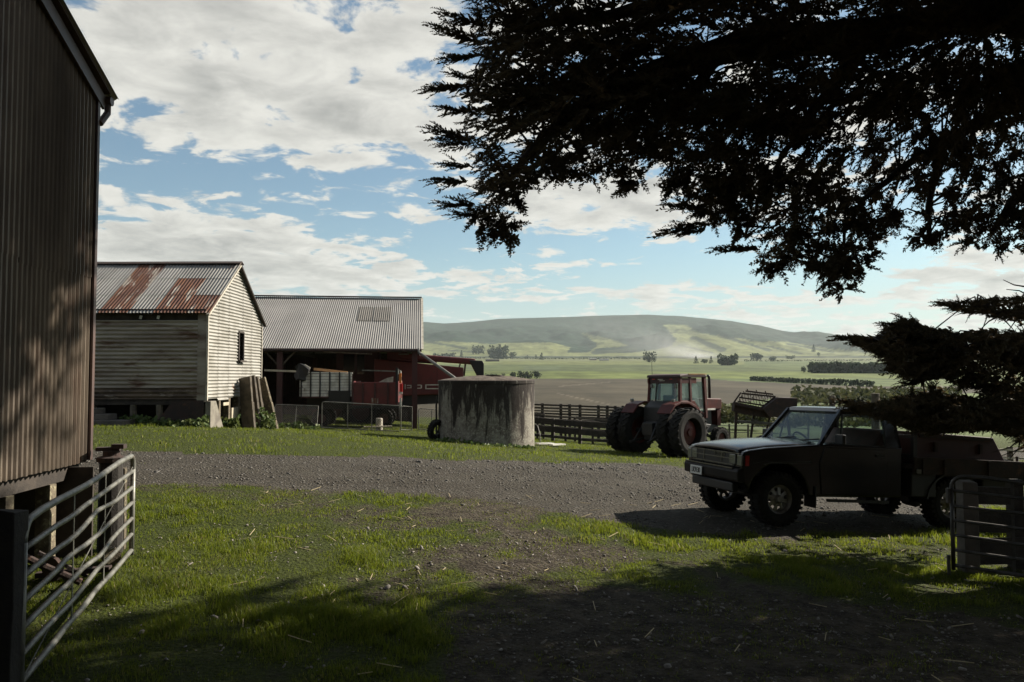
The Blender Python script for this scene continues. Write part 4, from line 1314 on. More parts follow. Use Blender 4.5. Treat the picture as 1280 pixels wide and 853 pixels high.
    # boxes and mudguards hung under the deck
    for s_ in (-1, 1):
        MB().box((-2.32, s_ * .66, .64), (.42, .40, .34)).build('tool_box', M_BLACK, t, bevel=.015)
        mg = [(math.cos(a) * .50 - wb, R + math.sin(a) * .47) for a in np.linspace(.15, PI - .15, 12)]
        mg2 = [(math.cos(a) * .47 - wb, R + math.sin(a) * .445) for a in np.linspace(PI - .15, .15, 12)]
        MB().prism(mg + mg2, lambda a, b, r: Vector((a, s_ * r, b)), .55, .88).build('mudguard', M_BLACK, t)
    MB().tube([(-1.2, -.2, .40), (-2.2, -.28, .46), (-3.9, -.3, .48)], .035, 8).build('exhaust_pipe', M_DARKRUST, t)
    MB().box((-3.9, 0, .62), (.5, 1.1, .28)).build('spare_carrier', M_BLACK, t, bevel=.03)
    # flat deck
    MB().box((-3.15, 0, .90), (2.10, 1.82, .06)).build('deck', M_DARKRUST, t)
    for s_ in (-1, 1):
        MB().beam((-2.10, s_ * .90, .92), (-4.55, s_ * .90, .92), .05, .24).build('deck_rail', M_DARKRUST, t)
        MB().box((-2.16, s_ * .935, .84), (.07, .03, .06)).build('marker_lamp', M_LAMP, t)
        for x in (-2.25, -2.62, -3.4, -4.1):
            MB().box((x, s_ * .93, .91), (.05, .04, .22)).build('stake_pocket', M_DARKRUST, t)
    MB().box((-4.35, 0, .90), (.45, 1.82, .06)).build('tail_deck', M_DARKRUST, t)
    MB().box((-4.56, 0, .84), (.06, 1.82, .30)).build('tail_board', M_DARKRUST, t)
    for y in np.linspace(-.75, .75, 4):
        MB().beam((-2.1, y, .82), (-4.5, y, .82), .06, .10).build('deck_bearer', M_BLACK, t)
    hb = MB()
    hb.beam((-2.12, -.88, 1.0), (-2.12, -.88, 1.62), .06, .06); hb.beam((-2.12, .88, 1.0), (-2.12, .88, 1.62), .06, .06)
    for z in (1.05, 1.33, 1.60):
        hb.beam((-2.12, -.88, z), (-2.12, .88, z), .05, .05)
    hb.build('head_board', M_BLACK, t)
    return t


M_DULLBUMP = mat('dusty_black_bumper', (.012, .010, .0095), .6, (.02, .016, .014), 6, spec=.2)
trk = pickup()
TM = trk.matrix_basis.copy() if False else (Matrix.Translation(trk.location) @ trk.rotation_euler.to_matrix().to_4x4())


def on_truck(name, label, cat, loc, rz=0.0):
    t = thing(name, label, cat)
    t.matrix_world = TM @ Matrix.Translation(loc) @ Matrix.Rotation(rz, 4, 'Z')
    return t


t = on_truck('steel_bin', 'dark red steel bin with a sloped tail end sitting on the pickup deck', 'bin', (-2.9, 0, .935))
MB().prism([(.68, 0), (-.78, 0), (-.95, .05), (-.70, .44), (.68, .47)], lambda a, b, r: Vector((a, r, b)), -.80, .80).build('bin_body', M_DKRED, t, False, .012)
for s_ in (-1, 1):
    MB().beam((.62, s_ * .81, .42), (-.66, s_ * .81, .40), .03, .05).build('rim_rail', M_DARKRUST, t)
    for x in (.35, -.45):
        MB().box((x, s_ * .82, .26), (.05, .03, .14)).build('latch', M_DARKRUST, t)
t = on_truck('tan_box', 'small tan wooden box tilted on the truck deck behind the dark red bin', 'box', (-4.02, .15, 1.06))
MB().box((0, 0, .07), (.28, .34, .22), Matrix.Rotation(.55, 3, 'Y')).build('box_body', M_TAN, t, bevel=.01)
MB().beam((-.15, -.15, .02), (-.02, -.15, .20), .02, .03).build('batten', M_DARKWOOD, t)
t = on_truck('bench_vice', 'small steel vice bolted at the tail of the truck deck', 'vice', (-4.28, .45, .93))
MB().box((0, 0, .04), (.16, .10, .08)).build('vice_base', M_DULLPIPE, t); MB().beam((.2, 0, .12), (-.12, 0, .05), .05, .04).build('slide_bar', M_CHROME, t)
MB().tube([(-.13, 0, .02), (-.13, 0, .17)], .02, 6).build('handle', M_BLACK, t)

# ================================================================== red combine harvester in the barn
RB = math.atan2(E_.y, E_.x)
rc = on(530, 540, 39.9)
t = thing('combine_harvester', 'dark red combine harvester parked in the open barn, its unloading auger folded back', 'combine harvester', rc, RB)
zc_ = lambda py: (470 - py) * .0399 + EYE - rc.z
xc_ = lambda px: (px - 530) * .0399
pr_ = lambda a, b, r: Vector((a, r, b))
MB().prism([(xc_(470), zc_(450)), (xc_(484), zc_(451)), (xc_(577), zc_(460)), (xc_(577), zc_(478)), (xc_(566), zc_(492)), (xc_(470), zc_(495))], pr_, -1.45, 1.45).build('body', M_RED, t, False, .04)
MB().prism([(xc_(485), zc_(441)), (xc_(508), zc_(441.5)), (xc_(516), zc_(446)), (xc_(516), zc_(453)), (xc_(485), zc_(451))], pr_, -1.2, 1.2).build('grain_tank', M_RED, t, False, .03)
MB().prism([(xc_(516), zc_(447)), (xc_(545), zc_(449)), (xc_(545), zc_(455)), (xc_(516), zc_(453))], pr_, -.9, 1.2).build('engine_cover', M_DKRED, t, False, .03)
MB().box((xc_(505), -1.3, zc_(444)), (.5, .05, .06)).build('step_rail', M_PIPE, t)
for s_ in (-1.47,):
    for (x0, x1, ya, yb) in ((506.5, 507.5, 480, 486), (509, 514, 481, 482), (509, 514, 484, 484.8), (513.5, 514.5, 481, 484.8), (520, 526, 480.6, 481.6), (520, 526, 484.4, 485.4), (525.5, 527, 481, 485), (531, 532.4, 481, 485.4), (531, 556, 480.4, 481.4), (531, 556, 485, 486)):
        MB().box((xc_((x0 + x1) / 2), s_, zc_((ya + yb) / 2)), ((x1 - x0) * .04, .012, (yb - ya) * .04)).build('stripe', M_WHITE, t)
    MB().box((xc_(500), s_ + .005, zc_(474)), (.02, .02, 1.4)).build('panel_seam', M_DKRED, t)
    MB().box((xc_(545), s_ + .005, zc_(476)), (.02, .02, 1.1)).build('panel_seam', M_DKRED, t)
MB().beam((xc_(500), -1.15, zc_(446)), (xc_(592), -1.15, zc_(453)), .30, .30).build('unloading_auger', M_RED, t, bevel=.08)
MB().prism([(xc_(584), zc_(451)), (xc_(600), zc_(451.5)), (xc_(602), zc_(455)), (xc_(602), zc_(472)), (xc_(596), zc_(474)), (xc_(590), zc_(463))], pr_, -1.34, -.98).build('auger_spout', M_BLACK, t, False, .03)
MB().beam((xc_(572), -1.1, zc_(460)), (xc_(574), -1.1, zc_(453)), .10, .06).build('auger_bracket', M_DKRED, t)
MB().beam((xc_(578), -1.1, zc_(470)), (xc_(580), -1.1, zc_(453)), .12, .08).build('auger_bracket', M_DKRED, t)
cb = MB().prism([(xc_(424), zc_(492)), (xc_(424), zc_(442)), (xc_(430), zc_(438)), (xc_(472), zc_(438)), (xc_(476), zc_(442)), (xc_(472), zc_(492))], pr_, -.95, .95).build('cab', M_DKRED, t, False, .04)
for (a, b) in ((433, 446), (449, 458)):
    MB().box((xc_((a + b) / 2), -.965, zc_(456)), ((b - a) * .04, .02, .95)).build('cab_window', M_DKGLASS, cb, bevel=.004)
MB().prism([(xc_(465), zc_(495)), (xc_(568), zc_(492)), (xc_(560), zc_(503)), (xc_(465), zc_(507))], pr_, -1.2, 1.2).build('undercarriage', M_BLACK, t)
for (x, R, w) in ((-3.0, .86, .6), (1.3, .55, .4)):
    for s_ in (-1, 1):
        hb_ = MB().lathe([(0, -.05), (R * .5, -.05), (R * .5, .05), (0, .05)], (0, 0, 0), (0, 1, 0), 20).build('wheel', M_DKRED, t)
        hb_.location = (x, s_ * 1.25, R)
        tyre_mesh(R, w, R * .5, 30, .03, 18).build('tyre', M_TYRE, hb_)
MB().prism([(-4.9, .5), (-4.2, .5), (-3.4, 1.6), (-3.4, 2.1), (-4.2, 1.5)], pr_, -.5, .5).build('feeder_house', M_DKRED, t)

# ================================================================== red stock trailer with white crate in front of the barn
rt = on(440, 541, 33.7)
t = thing('stock_trailer', 'red steel trailer with white slatted crate, parked under the barn eave behind the netting gate', 'trailer', rt, RB * .6)
zt = lambda py: (470 - py) * .0337 + EYE - rt.z
xt = lambda px: (px - 440) * .0337
MB().box((xt(468.5), .0, zt(492.5)), (57 * .0337, .06, .97)).build('tail_gate', M_RED, t, bevel=.01)
MB().box((xt(468.5), 1.3, zt(494)), (57 * .0337, 2.5, .06)).build('tray_floor', M_DKRED, t)
for px_ in (440.5, 453, 468, 484, 496):
    MB().box((xt(px_), -.05, zt(493)), (.07, .06, .95)).build('rib', M_DKRED, t)
MB().box((xt(468), -.10, zt(501)), (.28, .10, .22)).build('hinge_bracket', M_RUST, t)
MB().box((xt(468.5), -.01, zt(508.5)), (62 * .0337, .16, .12)).build('chassis_beam', M_BLACK, t)
for s_ in (441, 496):
    MB().box((xt(s_), 1.3, zt(490)), (.05, 2.5, .9)).build('side_panel', M_RED, t)
MB().beam((xt(452), .0, zt(463)), (xt(496), .0, zt(464.5)), .05, .05).build('top_bar', M_PIPE, t)
MB().box((xt(495), -.03, zt(482)), (.10, .08, 1.5)).build('corner_post', M_BLACK, t)
MB().prism([(xt(472), zt(478)), (xt(490), zt(478)), (xt(490), zt(471)), (xt(482), zt(473))], pr_, .1, .13).build('load_tarpaulin', M_TRIM, t)
MB().tube([(xt(497), -.05, zt(468)), (xt(497), -.05, zt(462)), (xt(500), -.05, zt(464)), (xt(500.5), -.05, zt(478))], .03, 6).build('lamp_guard', M_WHITE, t)
MB().box((xt(499.5), -.06, zt(473)), (.10, .08, .42)).build('marker_lamp', M_ORANGE, t, bevel=.01)
MB().box((xt(500.5), -.07, zt(485)), (.13, .10, .34)).build('tail_lamp', M_REDLAMP, t, bevel=.01)
MB().box((xt(500), -.07, zt(491)), (.15, .09, .09)).build('lamp_bracket', M_WHITE, t)
MB().box((xt(500), -.06, zt(503)), (.09, .05, .36)).build('plate_strip', M_WHITE, t)
# white crate
for k in range(8):
    z = zt(494) + k * (zt(467) - zt(494)) / 7.6
    MB().box((xt(407), .05, z), (64 * .0337, .025, .105)).build('crate_board', M_WHITE, t)
for px_ in (377, 388.5, 400, 412, 424, 436):
    MB().box((xt(px_), .02, zt(481)), (.055, .05, 1.05)).build('crate_post', M_BLACK, t)
MB().beam((xt(376), .03, zt(466)), (xt(440), .03, zt(466.5)), .06, .05).build('crate_rail', M_WHITE, t)
MB().box((xt(408), 1.2, zt(497)), (2.1, 2.3, .06)).build('crate_floor', M_DKRED, t)
MB().box((xt(410), .9, zt(503)), (2.0, .3, .62)).build('chassis_beam', M_BLACK, t)
MB().box((xt(424), -.02, zt(497)), (.9, .05, .55)).build('mud_flap', M_BLACK, t)
for (x, y) in ((xt(400), .5), (xt(400), 2.1), (xt(478), .5), (xt(478), 2.1)):
    hb_ = MB().lathe([(0, -.05), (.2, -.05), (.2, .05), (0, .05)], (0, 0, 0), (0, 1, 0), 16).build('wheel', M_DKRED, t); hb_.location = (x, y, .38)
    tyre_mesh(.38, .22, .2, 24, .02, 18).build('tyre', M_TYRE, hb_)
o = thing('dark_tarpaulin', 'dark bundled tarpaulin draped on the corner of the white crate', 'tarpaulin', rt + Vector((xt(379), -.1, zt(467))))
mb = MB(); mb.prism([(-.30, .30), (-.12, .42), (.06, .38), (.26, .18), (.22, -.05), (.10, -.12), (.12, -.30), (-.02, -.38), (-.10, -.22), (-.26, -.30), (-.34, -.05), (-.24, .10)], pr_, -.10, .12)
mb.v = [(x + random.uniform(-.03, .03), y + random.uniform(-.05, .05), z + random.uniform(-.03, .03)) for x, y, z in mb.v]; mb.build('cloth', M_BLACK, o)
mb = MB(); mb.tube([(-.1, 0, .3), (.08, 0, .36), (.3, 0, .22)], .03, 6); mb.build('strap', M_TRIM, o)
tag(MB().beam(rt + Vector((xt(390), .25, zt(461.5))), rt + Vector((xt(432), .25, zt(466))), .10, .10).build('tan_plank', M_TAN), 'tan plank lying along the top of the white slatted crate', 'plank')
tag(MB().beam(on(331, 540, 34.6) * 0 + P(331, 463, 34.6), P(372, 464.5, 34.2), .07, .08).build('pale_rail', M_PALEWOOD), 'pale timber rail across the dark barn opening, beside the white shed', 'rail')

# ================================================================== gates of netting in front of the barn
def mesh_gate(label, a, b, h, bars, wire=True, pitch=.11, lean=0.0):
    t = thing('netting_gate', label, 'gate', a, 0, 'netting gates by the barn')
    B = Vector(b) - Vector(a); L = B.length; d = B.normalized(); up = Vector((0, lean, 1)).normalized()
    z0 = .06
    c = lambda s, z: d * s + up * z
    MB().tube([c(0, z0), c(0, z0 + h - .1), c(.03, z0 + h - .03), c(.1, z0 + h), c(L, z0 + h), c(L, z0), c(0, z0)], .021, 8).build('frame_tube', M_PIPE, t)
    for f in bars:
        MB().tube([c(L * f, z0), c(L * f, z0 + h)], .018, 6).build('upright', M_PIPE, t)
    mb = MB(); n = int((L + h) / pitch)
    for k in range(1, n):
        s = k * pitch
        for flip in (0, 1):
            s0 = max(0, s - h); z_0 = h - min(h, s) if False else 0
            p = (min(s, L), max(0, s - L)); q = (max(0, s - h), min(h, s))
            if flip:
                p = (L - p[0], p[1]); q = (L - q[0], q[1])
            if abs(p[0] - q[0]) > .02:
                mb.beam(c(p[0], z0 + p[1]), c(q[0], z0 + q[1]), .007, .007)
    mb.build('wire_netting', M_DULLPIPE, t)
    return t


mesh_gate('pale tube gate filled with wire netting, standing across in front of the red trailer', on(402, 541, 31.8), on(499, 539.5, 32.2), 1.02, (.33, .64), True)
mesh_gate('narrow netting gate between the red trailer corner and the barn post', on(501, 538, 33.5), on(515, 537, 33.8), .98, (), True)
mesh_gate('netting gate beyond the barn post, half behind the concrete tank', on(523, 537, 35.0), on(556, 537, 35.2), .90, (.5,), True)
mesh_gate('grey netting gate lying back on the barn corner beside the white shed', on(341, 531, 31.4), on(396, 536, 31.2), .86, (.5,), True, .09, .25)
tag(MB().beam(on(455, 540, 32.6) + Vector((0, 0, .12)), on(490, 540, 32.9) + Vector((0, 0, .20)), .18, .05).build('fallen_board', M_PALEWOOD), 'pale board lying on the ground behind the netting gate', 'board')
t = thing('white_drum', 'small pale drum standing in the dark behind the netting gate', 'drum', on(474, 539, 33.0))
MB().lathe([(0, .5), (.13, .5), (.14, .46), (.14, .02), (.13, 0), (0, 0)], (0, 0, 0), (0, 0, 1), 16).build('drum_body', M_TRIM, t)

# ================================================================== concrete water tank
def tank_mat():
    m_ = bpy.data.materials.new('stained_tank_concrete'); m_.use_nodes = True
    N_ = NT(m_.node_tree); b = m_.node_tree.nodes['Principled BSDF']
    g = N_.n('ShaderNodeNewGeometry').outputs['Position']
    st = N_.vm('MULTIPLY', g, (2.6, 2.6, .38))
    n1 = N_.noise(st, 1.6, 6, .68, .3); n2 = N_.noise(g, 2.2, 7, .68); n3 = N_.noise(N_.vm('MULTIPLY', g, (7, 7, .8)), 1.4, 5, .65); n4 = N_.noise(g, 14, 5, .7)
    z = N_.sep(g)[2]
    hgt = N_.ramp(z, -.7, 1.7, 0.0, 1.0, False)
    c = N_.mix(N_.ramp(n2, .40, .62), (.13, .11, .093), (.24, .22, .185))
    c = N_.mix(N_.m('MULTIPLY', N_.ramp(n4, .48, .66), N_.ramp(hgt, .1, .75, 1.0, .25)), c, (.36, .345, .285))
    c = N_.mix(N_.m('MULTIPLY', N_.ramp(N_.m('ADD', n1, N_.m('MULTIPLY', hgt, .30)), .60, .71), .90), c, (.017, .012, .011))
    c = N_.mix(N_.m('MULTIPLY', N_.ramp(n3, .61, .70), N_.ramp(hgt, .05, .9, .3, .85)), c, (.26, .245, .21))
    N_.lk(c, b.inputs['Base Color']); b.inputs['Roughness'].default_value = .92; b.inputs['Specular IOR Level'].default_value = .2
    bn = N_.n('ShaderNodeBump'); bn.inputs['Strength'].default_value = .6; bn.inputs['Distance'].default_value = .02
    N_.lk(N_.m('ADD', n4, n2), bn.inputs['Height']); N_.lk(bn.outputs[0], b.inputs['Normal'])
    return m_


M_TANK = tank_mat()
tk = on(608, 549, 30.0)
t = thing('concrete_tank', 'round stained concrete water tank with a rough domed top on the grass verge', 'water tank', tk)
Rt, Ht = 1.79, 2.34
mb = MB(); N = 72
prof = [(Rt * 1.0, -.25), (Rt * 1.002, .25), (Rt, .5), (Rt * .998, 1.0), (Rt, 1.5), (Rt * 1.001, 2.0), (Rt * 1.0, Ht - .14), (Rt * 1.012, Ht - .12), (Rt * 1.012, Ht - .02), (Rt * .99, Ht)]
mb.lathe(prof, (0, 0, 0), (0, 0, 1), N)
mb.v = [(x * (1 + random.uniform(-.0012, .0012)), y * (1 + random.uniform(-.0012, .0012)), z) for x, y, z in mb.v]
mb.build('tank_wall', M_TANK, t, True, autos=35)
mb = MB(); mb.lathe([(Rt * .995, Ht - .01), (Rt * .8, Ht + .06), (Rt * .5, Ht + .13), (Rt * .2, Ht + .16), (0, Ht + .165)], (0, 0, 0), (0, 0, 1), 48)
mb.v = [(x, y, z + random.uniform(-.016, .016)) for x, y, z in mb.v]
mb.build('domed_lid', mat('mossy_lid_concrete', (.045, .028, .019), .95, (.10, .075, .052), 5, bump=.6, bscale=20), t)
MB().lathe([(.0, -.01), (.30, -.01), (.30, .05), (0, .05)], (.3, -.4, Ht + .14), (0, 0, 1), 16).build('hatch', M_DARKRUST, t)
MB().tube([(-Rt - .03, -.2, 1.75), (-Rt - .07, -.2, 1.4), (-Rt - .05, -.2, .2)], .035, 8).build('outlet_pipe', M_BLACK, t)
ty = on(545, 549, 29.3); ty.z += .36
t = thing('old_tyre', 'old black tyre leaning against the shaded side of the concrete tank', 'tyre', ty)
mb = tyre_mesh(.36, .22, .2, 30, .016, 24)
Rm = Matrix.Rotation(.9, 4, 'Z') @ Matrix.Rotation(.22, 4, 'X')
mb.v = [tuple(Rm @ Vector(v)) for v in mb.v]
mb.build('tyre_carcass', M_TYRE, t)
for i, (x0, y0, x1, y1) in enumerate(((671, 548.5, 690, 546), (688, 549, 704, 546.5))):
    a, b = on(x0, y0, 31.0), on(x1, y1, 31.6)
    tag(MB().beam(a + Vector((0, 0, .07)), b + Vector((0, 0, .10)), .26, .05).build('pale_board', M_WHITE), ('wide pale board lying in the grass against the lit foot of the tank', 'shorter pale board lying in the grass by the dark plank fence')[i], 'board', 'boards dropped by the tank')
tag(MB().tube([on(669, 540, 31.5) + Vector((0, 0, .8)), on(672, 540, 31.4) + Vector((0, 0, .75)), on(675, 540, 31.3) + Vector((0, 0, .4)), on(675, 545, 31.2) + Vector((0, 0, 0))], .022, 6).build('hose', M_DULLPIPE), 'bent grey hose standing in the grass by the lit side of the tank', 'hose')

# ================================================================== yard fences
def board_fence(name, label, a, b, posts, rails, m_rail, m_post, ph, pw=.16, group=None):
    t = thing(name, label, 'fence', a, 0, group)
    a = Vector(a); b = Vector(b); d = (b - a)
    nrm = Vector((d.y, -d.x, 0)).normalized()
    pts = []
    for f in posts:
        p = a + d * f; p.z = gz(p.x, p.y); pts.append(p)
        MB().beam(p - a + Vector((0, 0, -.2)), p - a + Vector((random.uniform(-.03, .03), 0, ph)), pw, pw * .85, up=tuple(nrm)).build('fence_post', m_post, t)
    for z, hh in rails:
        for i in range(len(pts) - 1):
            p, q = pts[i] - a, pts[i + 1] - a
            j = random.uniform(-.025, .025)
            MB().beam(p + nrm * (pw * .5 + .02) + Vector((0, 0, z + j)), q + nrm * (pw * .5 + .022) + Vector((0, 0, z + random.uniform(-.025, .025))), .04, hh).build('rail', m_rail, t)
    return t


board_fence('plank_fence', 'dark broad plank fence between the concrete tank and the tractor wheels', on(640, 547, 41.5), on(802, 557, 39.0),
            (.0, .13, .33, .54, .76, 1.0), ((1.02, .26), (.62, .28), (.26, .13)), M_DARKWOOD, M_DARKWOOD, 1.18)
t = thing('yard_rails', 'tall sheep yard rails on the slope behind the plank fence', 'fence', on(650, 540, 47))
o_ = Vector(t.location)
pxs = [636, 655, 678, 701, 712, 725, 748, 759, 769, 790, 812]
top = lambda px: 504.5 + max(0, px - 650) * .036
for px_ in pxs:
    q_ = P(px_, top(px_), 47.0); g_ = gz(q_.x, q_.y)
    MB().beam((q_.x - o_.x, q_.y - o_.y, g_ - o_.z - .2), (q_.x - o_.x, q_.y - o_.y, q_.z - o_.z + .06), .16, .13, up=(0, 1, 0)).build('fence_post', M_DARKWOOD, t)
for dy_, hh in ((.8, .10), (4.6, .11), (8.2, .08), (11.5, .10), (15, .12), (19, .12)):
    for i in range(len(pxs) - 1):
        p, q_ = P(pxs[i], top(pxs[i]) + dy_, 46.88) - o_, P(pxs[i + 1], top(pxs[i + 1]) + dy_, 46.88) - o_
        MB().beam(p, q_, .035, hh).build('rail', M_WOOD if dy_ in (8.2, 4.6) else M_DARKWOOD, t)
board_fence('yard_race', 'low grey race rails between the two dark yard fences', on(640, 545, 44.2), on(800, 552, 43.2), (0, .25, .5, .75, 1), ((1.28, .09), (1.12, .07), (.96, .08), (.72, .10)), M_WOOD, M_DARKWOOD, 1.36, .12)
board_fence('yard_race', 'broad dark race boards just behind the plank fence', on(640, 546, 43.0), on(802, 553, 42.0), (0, .2, .42, .63, .85, 1), ((1.10, .14), (.90, .12), (.70, .14), (.48, .13), (.22, .14)), M_DARKWOOD, M_DARKWOOD, 1.2, .12)
board_fence('wire_fence', 'thin post and rail fence over sunlit grass right of the tractor bonnet', on(896, 540, 46), on(1010, 544, 46), (0, .14, .34, .6, .8, 1), ((1.0, .04), (.62, .035), (.28, .035)), M_DULLPIPE, M_WOOD, 1.1, .09)
board_fence('rail_fence', 'pale rail fence along the track beyond the truck tail', on(1208, 556, 25), on(1330, 552, 25), (0, .22, .45, .72, 1), ((.95, .06), (.70, .05), (.42, .05)), M_PALEWOOD, M_WOOD, 1.05, .13)
for (px_, pt, Y_, w, lab) in ((1095, 492, 24, .26, 'thick round post top showing above the dark cypress bough behind the truck'), (1041, 495, 24.5, .2, 'slimmer round post top behind the pickup cab roof')):
    b = on(px_, 540, Y_); tp = P(px_, pt, Y_)
    post('round_post', lab, b, w, tp.z - b.z, M_WOOD, rnd=True)

# ================================================================== tractor
ag = tyre_mesh(.875, .46, .50, 48, .022, 22, True).mesh('tyre', M_TYRE)
ff = tyre_mesh(.46, .28, .24, 28, .02, 18).mesh('tyre', M_TYRE)
tp_ = Vector((5.33, 29.8, 0)); tp_.z = gz(5.8, 29.3) + .02
t = thing('tractor', 'red cab tractor on dual rear wheels with black exhaust stack, seen from behind', 'tractor', tp_, math.radians(40))
t.rotation_euler = (-.012, .0, math.radians(40))
TR = M_TRACRED
rimm = MB().lathe([(.50, -.16), (.52, -.17), (.52, -.13), (.45, -.10), (.43, .0), (.20, .03), (.20, -.02), (.40, -.04), (.43, -.12)], (0, 0, 0), (0, 1, 0), 32, True)
for (y, s_) in ((-1.50, -1), (-.92, -1), (.92, 1), (1.50, 1)):
    hb_ = MB().lathe([(0, .10 * s_), (.12, .10 * s_), (.14, .05 * s_), (.26, .03 * s_), (.26, -.03 * s_), (0, -.03 * s_)], (0, 0, 0), (0, 1, 0), 20).build('rear_wheel', TR, t)
    hb_.location = (0, y, .875); hb_.rotation_euler = (0, random.uniform(0, 1), 0)
    rm = bpy.data.objects.new('rim', rimm.mesh('rim', TR)); COL.objects.link(rm); rm.parent = hb_
    if s_ < 0:
        rm.scale = (1, -1, 1)
    o = bpy.data.objects.new('tyre', ag); COL.objects.link(o); o.parent = hb_
for s_ in (-1, 1):
    hb_ = MB().lathe([(0, -.04), (.24, -.06), (.24, .06), (0, .04)], (0, 0, 0), (0, 1, 0), 18).build('front_wheel', TR, t); hb_.location = (2.85, s_ * .80, .46)
    o = bpy.data.objects.new('tyre', ff); COL.objects.link(o); o.parent = hb_
MB().tube([(0, -1.55, .875), (0, 1.55, .875)], .09, 10).build('rear_axle', M_BLACK, t)
MB().tube([(2.85, -.8, .46), (2.85, 0, .62), (2.85, .8, .46)], .06, 8).build('front_axle', M_BLACK, t)
MB().prism([(-.35, .55), (.9, .55), (2.2, .65), (3.5, .70), (3.5, .95), (2.2, 1.10), (.6, 1.35), (-.30, 1.20)], pr_, -.28, .28).build('transmission', M_BLACK, t, bevel=.03)
MB().box((.52, 0, 1.52), (.10, 1.46, .55)).build('rear_panel', M_BLACK, t, bevel=.02)
MB().prism([(.50, 1.20), (2.05, 1.20), (2.05, 1.40), (.50, 1.45)], pr_, -.72, .72).build('cab_floor', M_BLACK, t, bevel=.02)
MB().prism([(-.10, .70), (.55, .70), (.55, 1.95), (.30, 1.95), (-.05, 1.75)], pr_, -.52, .52).build('fuel_tank', M_BLACK, t, bevel=.04)
# hitch
for s_ in (-1, 1):
    MB().beam((-.25, s_ * .28, .62), (-.95, s_ * .42, .50), .06, .08).build('lift_arm', M_BLACK, t)
    MB().beam((-.2, s_ * .3, 1.25), (-.75, s_ * .38, .55), .05, .05).build('lift_rod', M_BLACK, t)
MB().box((-.35, 0, .95), (.25, .5, .45)).build('hitch_block', M_BLACK, t, bevel=.02)
# fenders
for s_ in (-1, 1):
    fp = [(-.60, 1.55), (-.30, 1.86), (.10, 1.97), (.55, 1.95), (.95, 1.80), (1.15, 1.52), (1.10, 1.48), (.90, 1.72), (.52, 1.87), (.10, 1.89), (-.26, 1.79), (-.55, 1.52)]
    MB().prism(fp, lambda a, b, r: Vector((a, s_ * r, b)), .56, 1.16).build('mudguard', TR, t, bevel=.012)
    MB().box((-.16, s_ * .98, 2.0), (.10, .12, .12)).build('work_lamp', M_LAMP, t, bevel=.02)
# cab: posts, sills, roof, glass
cx0, cx1, cw = .50, 2.05, .76
tz = 2.84
for s_ in (-1, 1):
    MB().beam((cx0, s_ * cw, 1.40), (cx0 + .10, s_ * cw * .93, tz), .10, .10, up=(0, 1, 0)).build('cab_post', TR, t)
    MB().beam((cx1, s_ * cw, 1.30), (cx1 - .02, s_ * cw * .93, tz), .12, .12, up=(0, 1, 0)).build('cab_post', TR, t)
    MB().beam((1.14, s_ * cw, 1.90), (1.16, s_ * cw * .94, tz), .09, .08, up=(0, 1, 0)).build('cab_post', TR, t)
    sd_ = MB().prism([(cx0, 1.40), (cx1, 1.25), (cx1, 1.50), (1.75, 1.55), (1.35, 1.97), (cx0, 1.99)], lambda a, b, r: Vector((a, s_ * r, b)), cw - .05, cw + .012)
    dr = sd_.build('door', TR, t, bevel=.01)
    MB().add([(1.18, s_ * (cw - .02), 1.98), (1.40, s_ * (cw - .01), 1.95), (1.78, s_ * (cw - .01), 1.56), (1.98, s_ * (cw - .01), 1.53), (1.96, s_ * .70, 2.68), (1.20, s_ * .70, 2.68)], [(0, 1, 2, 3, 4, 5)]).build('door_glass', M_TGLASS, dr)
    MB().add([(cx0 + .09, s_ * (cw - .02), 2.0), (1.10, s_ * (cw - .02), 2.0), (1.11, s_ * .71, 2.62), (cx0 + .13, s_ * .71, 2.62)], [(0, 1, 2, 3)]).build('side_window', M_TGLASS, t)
    MB().box((1.0, s_ * cw * .945, 2.72), (1.05, .06, .20)).build('cab_header', TR, t)
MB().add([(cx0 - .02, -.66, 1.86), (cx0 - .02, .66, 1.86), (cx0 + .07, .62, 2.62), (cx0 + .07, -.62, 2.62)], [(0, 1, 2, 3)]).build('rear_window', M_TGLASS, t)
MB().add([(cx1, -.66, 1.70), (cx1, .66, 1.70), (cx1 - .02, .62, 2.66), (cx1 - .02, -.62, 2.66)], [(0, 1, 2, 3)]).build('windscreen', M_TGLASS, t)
MB().box((cx0 + .06, 0, 2.73), (.07, 1.42, .22)).build('rear_header', M_DKRED, t)
for y in (-.26, -.18):
    MB().box((cx0 + .015, y + .33, 2.75 + (y + .22) * .6), (.01, .24, .035)).build('lettering_strip', M_TRIM, t)
for y in (-.35, .48):
    MB().box((cx0 + .015, y, 2.78), (.015, .12, .03)).build('tail_lamp', M_REDLAMP, t)
for s_ in (-1, 1):
    MB().box((cx0 + .0, s_ * .56, 2.52), (.08, .09, .14)).build('rear_lamp', M_LAMP, t, bevel=.015)
MB().beam((cx0, .38, 1.9), (cx0 + .06, .36, 2.62), .05, .05, up=(0, 1, 0)).build('window_bar', M_BLACK, t)
MB().beam((cx0, -.05, 1.84), (cx0, .05, 1.84), .05, .06); MB().beam((cx0 - .01, -.7, 1.83), (cx0 - .01, .7, 1.83), .05, .07).build('rear_sill', M_DKRED, t)
rf = MB().prism([(cx0 - .05, 2.84), (cx1 + .10, 2.84), (cx1 + .06, 2.93), (1.7, 2.98), (.9, 2.98), (cx0, 2.94)], pr_, -.79, .79).build('cab_roof', M_DKRED, t, bevel=.03)
MB().box((1.55, -.55, 2.965), (1.1, .5, .03)).build('roof_patch', M_TAN, rf)
MB().tube([(.7, .70, 2.95), (.7, .71, 3.45)], .008, 5).build('aerial', M_BLACK, t)
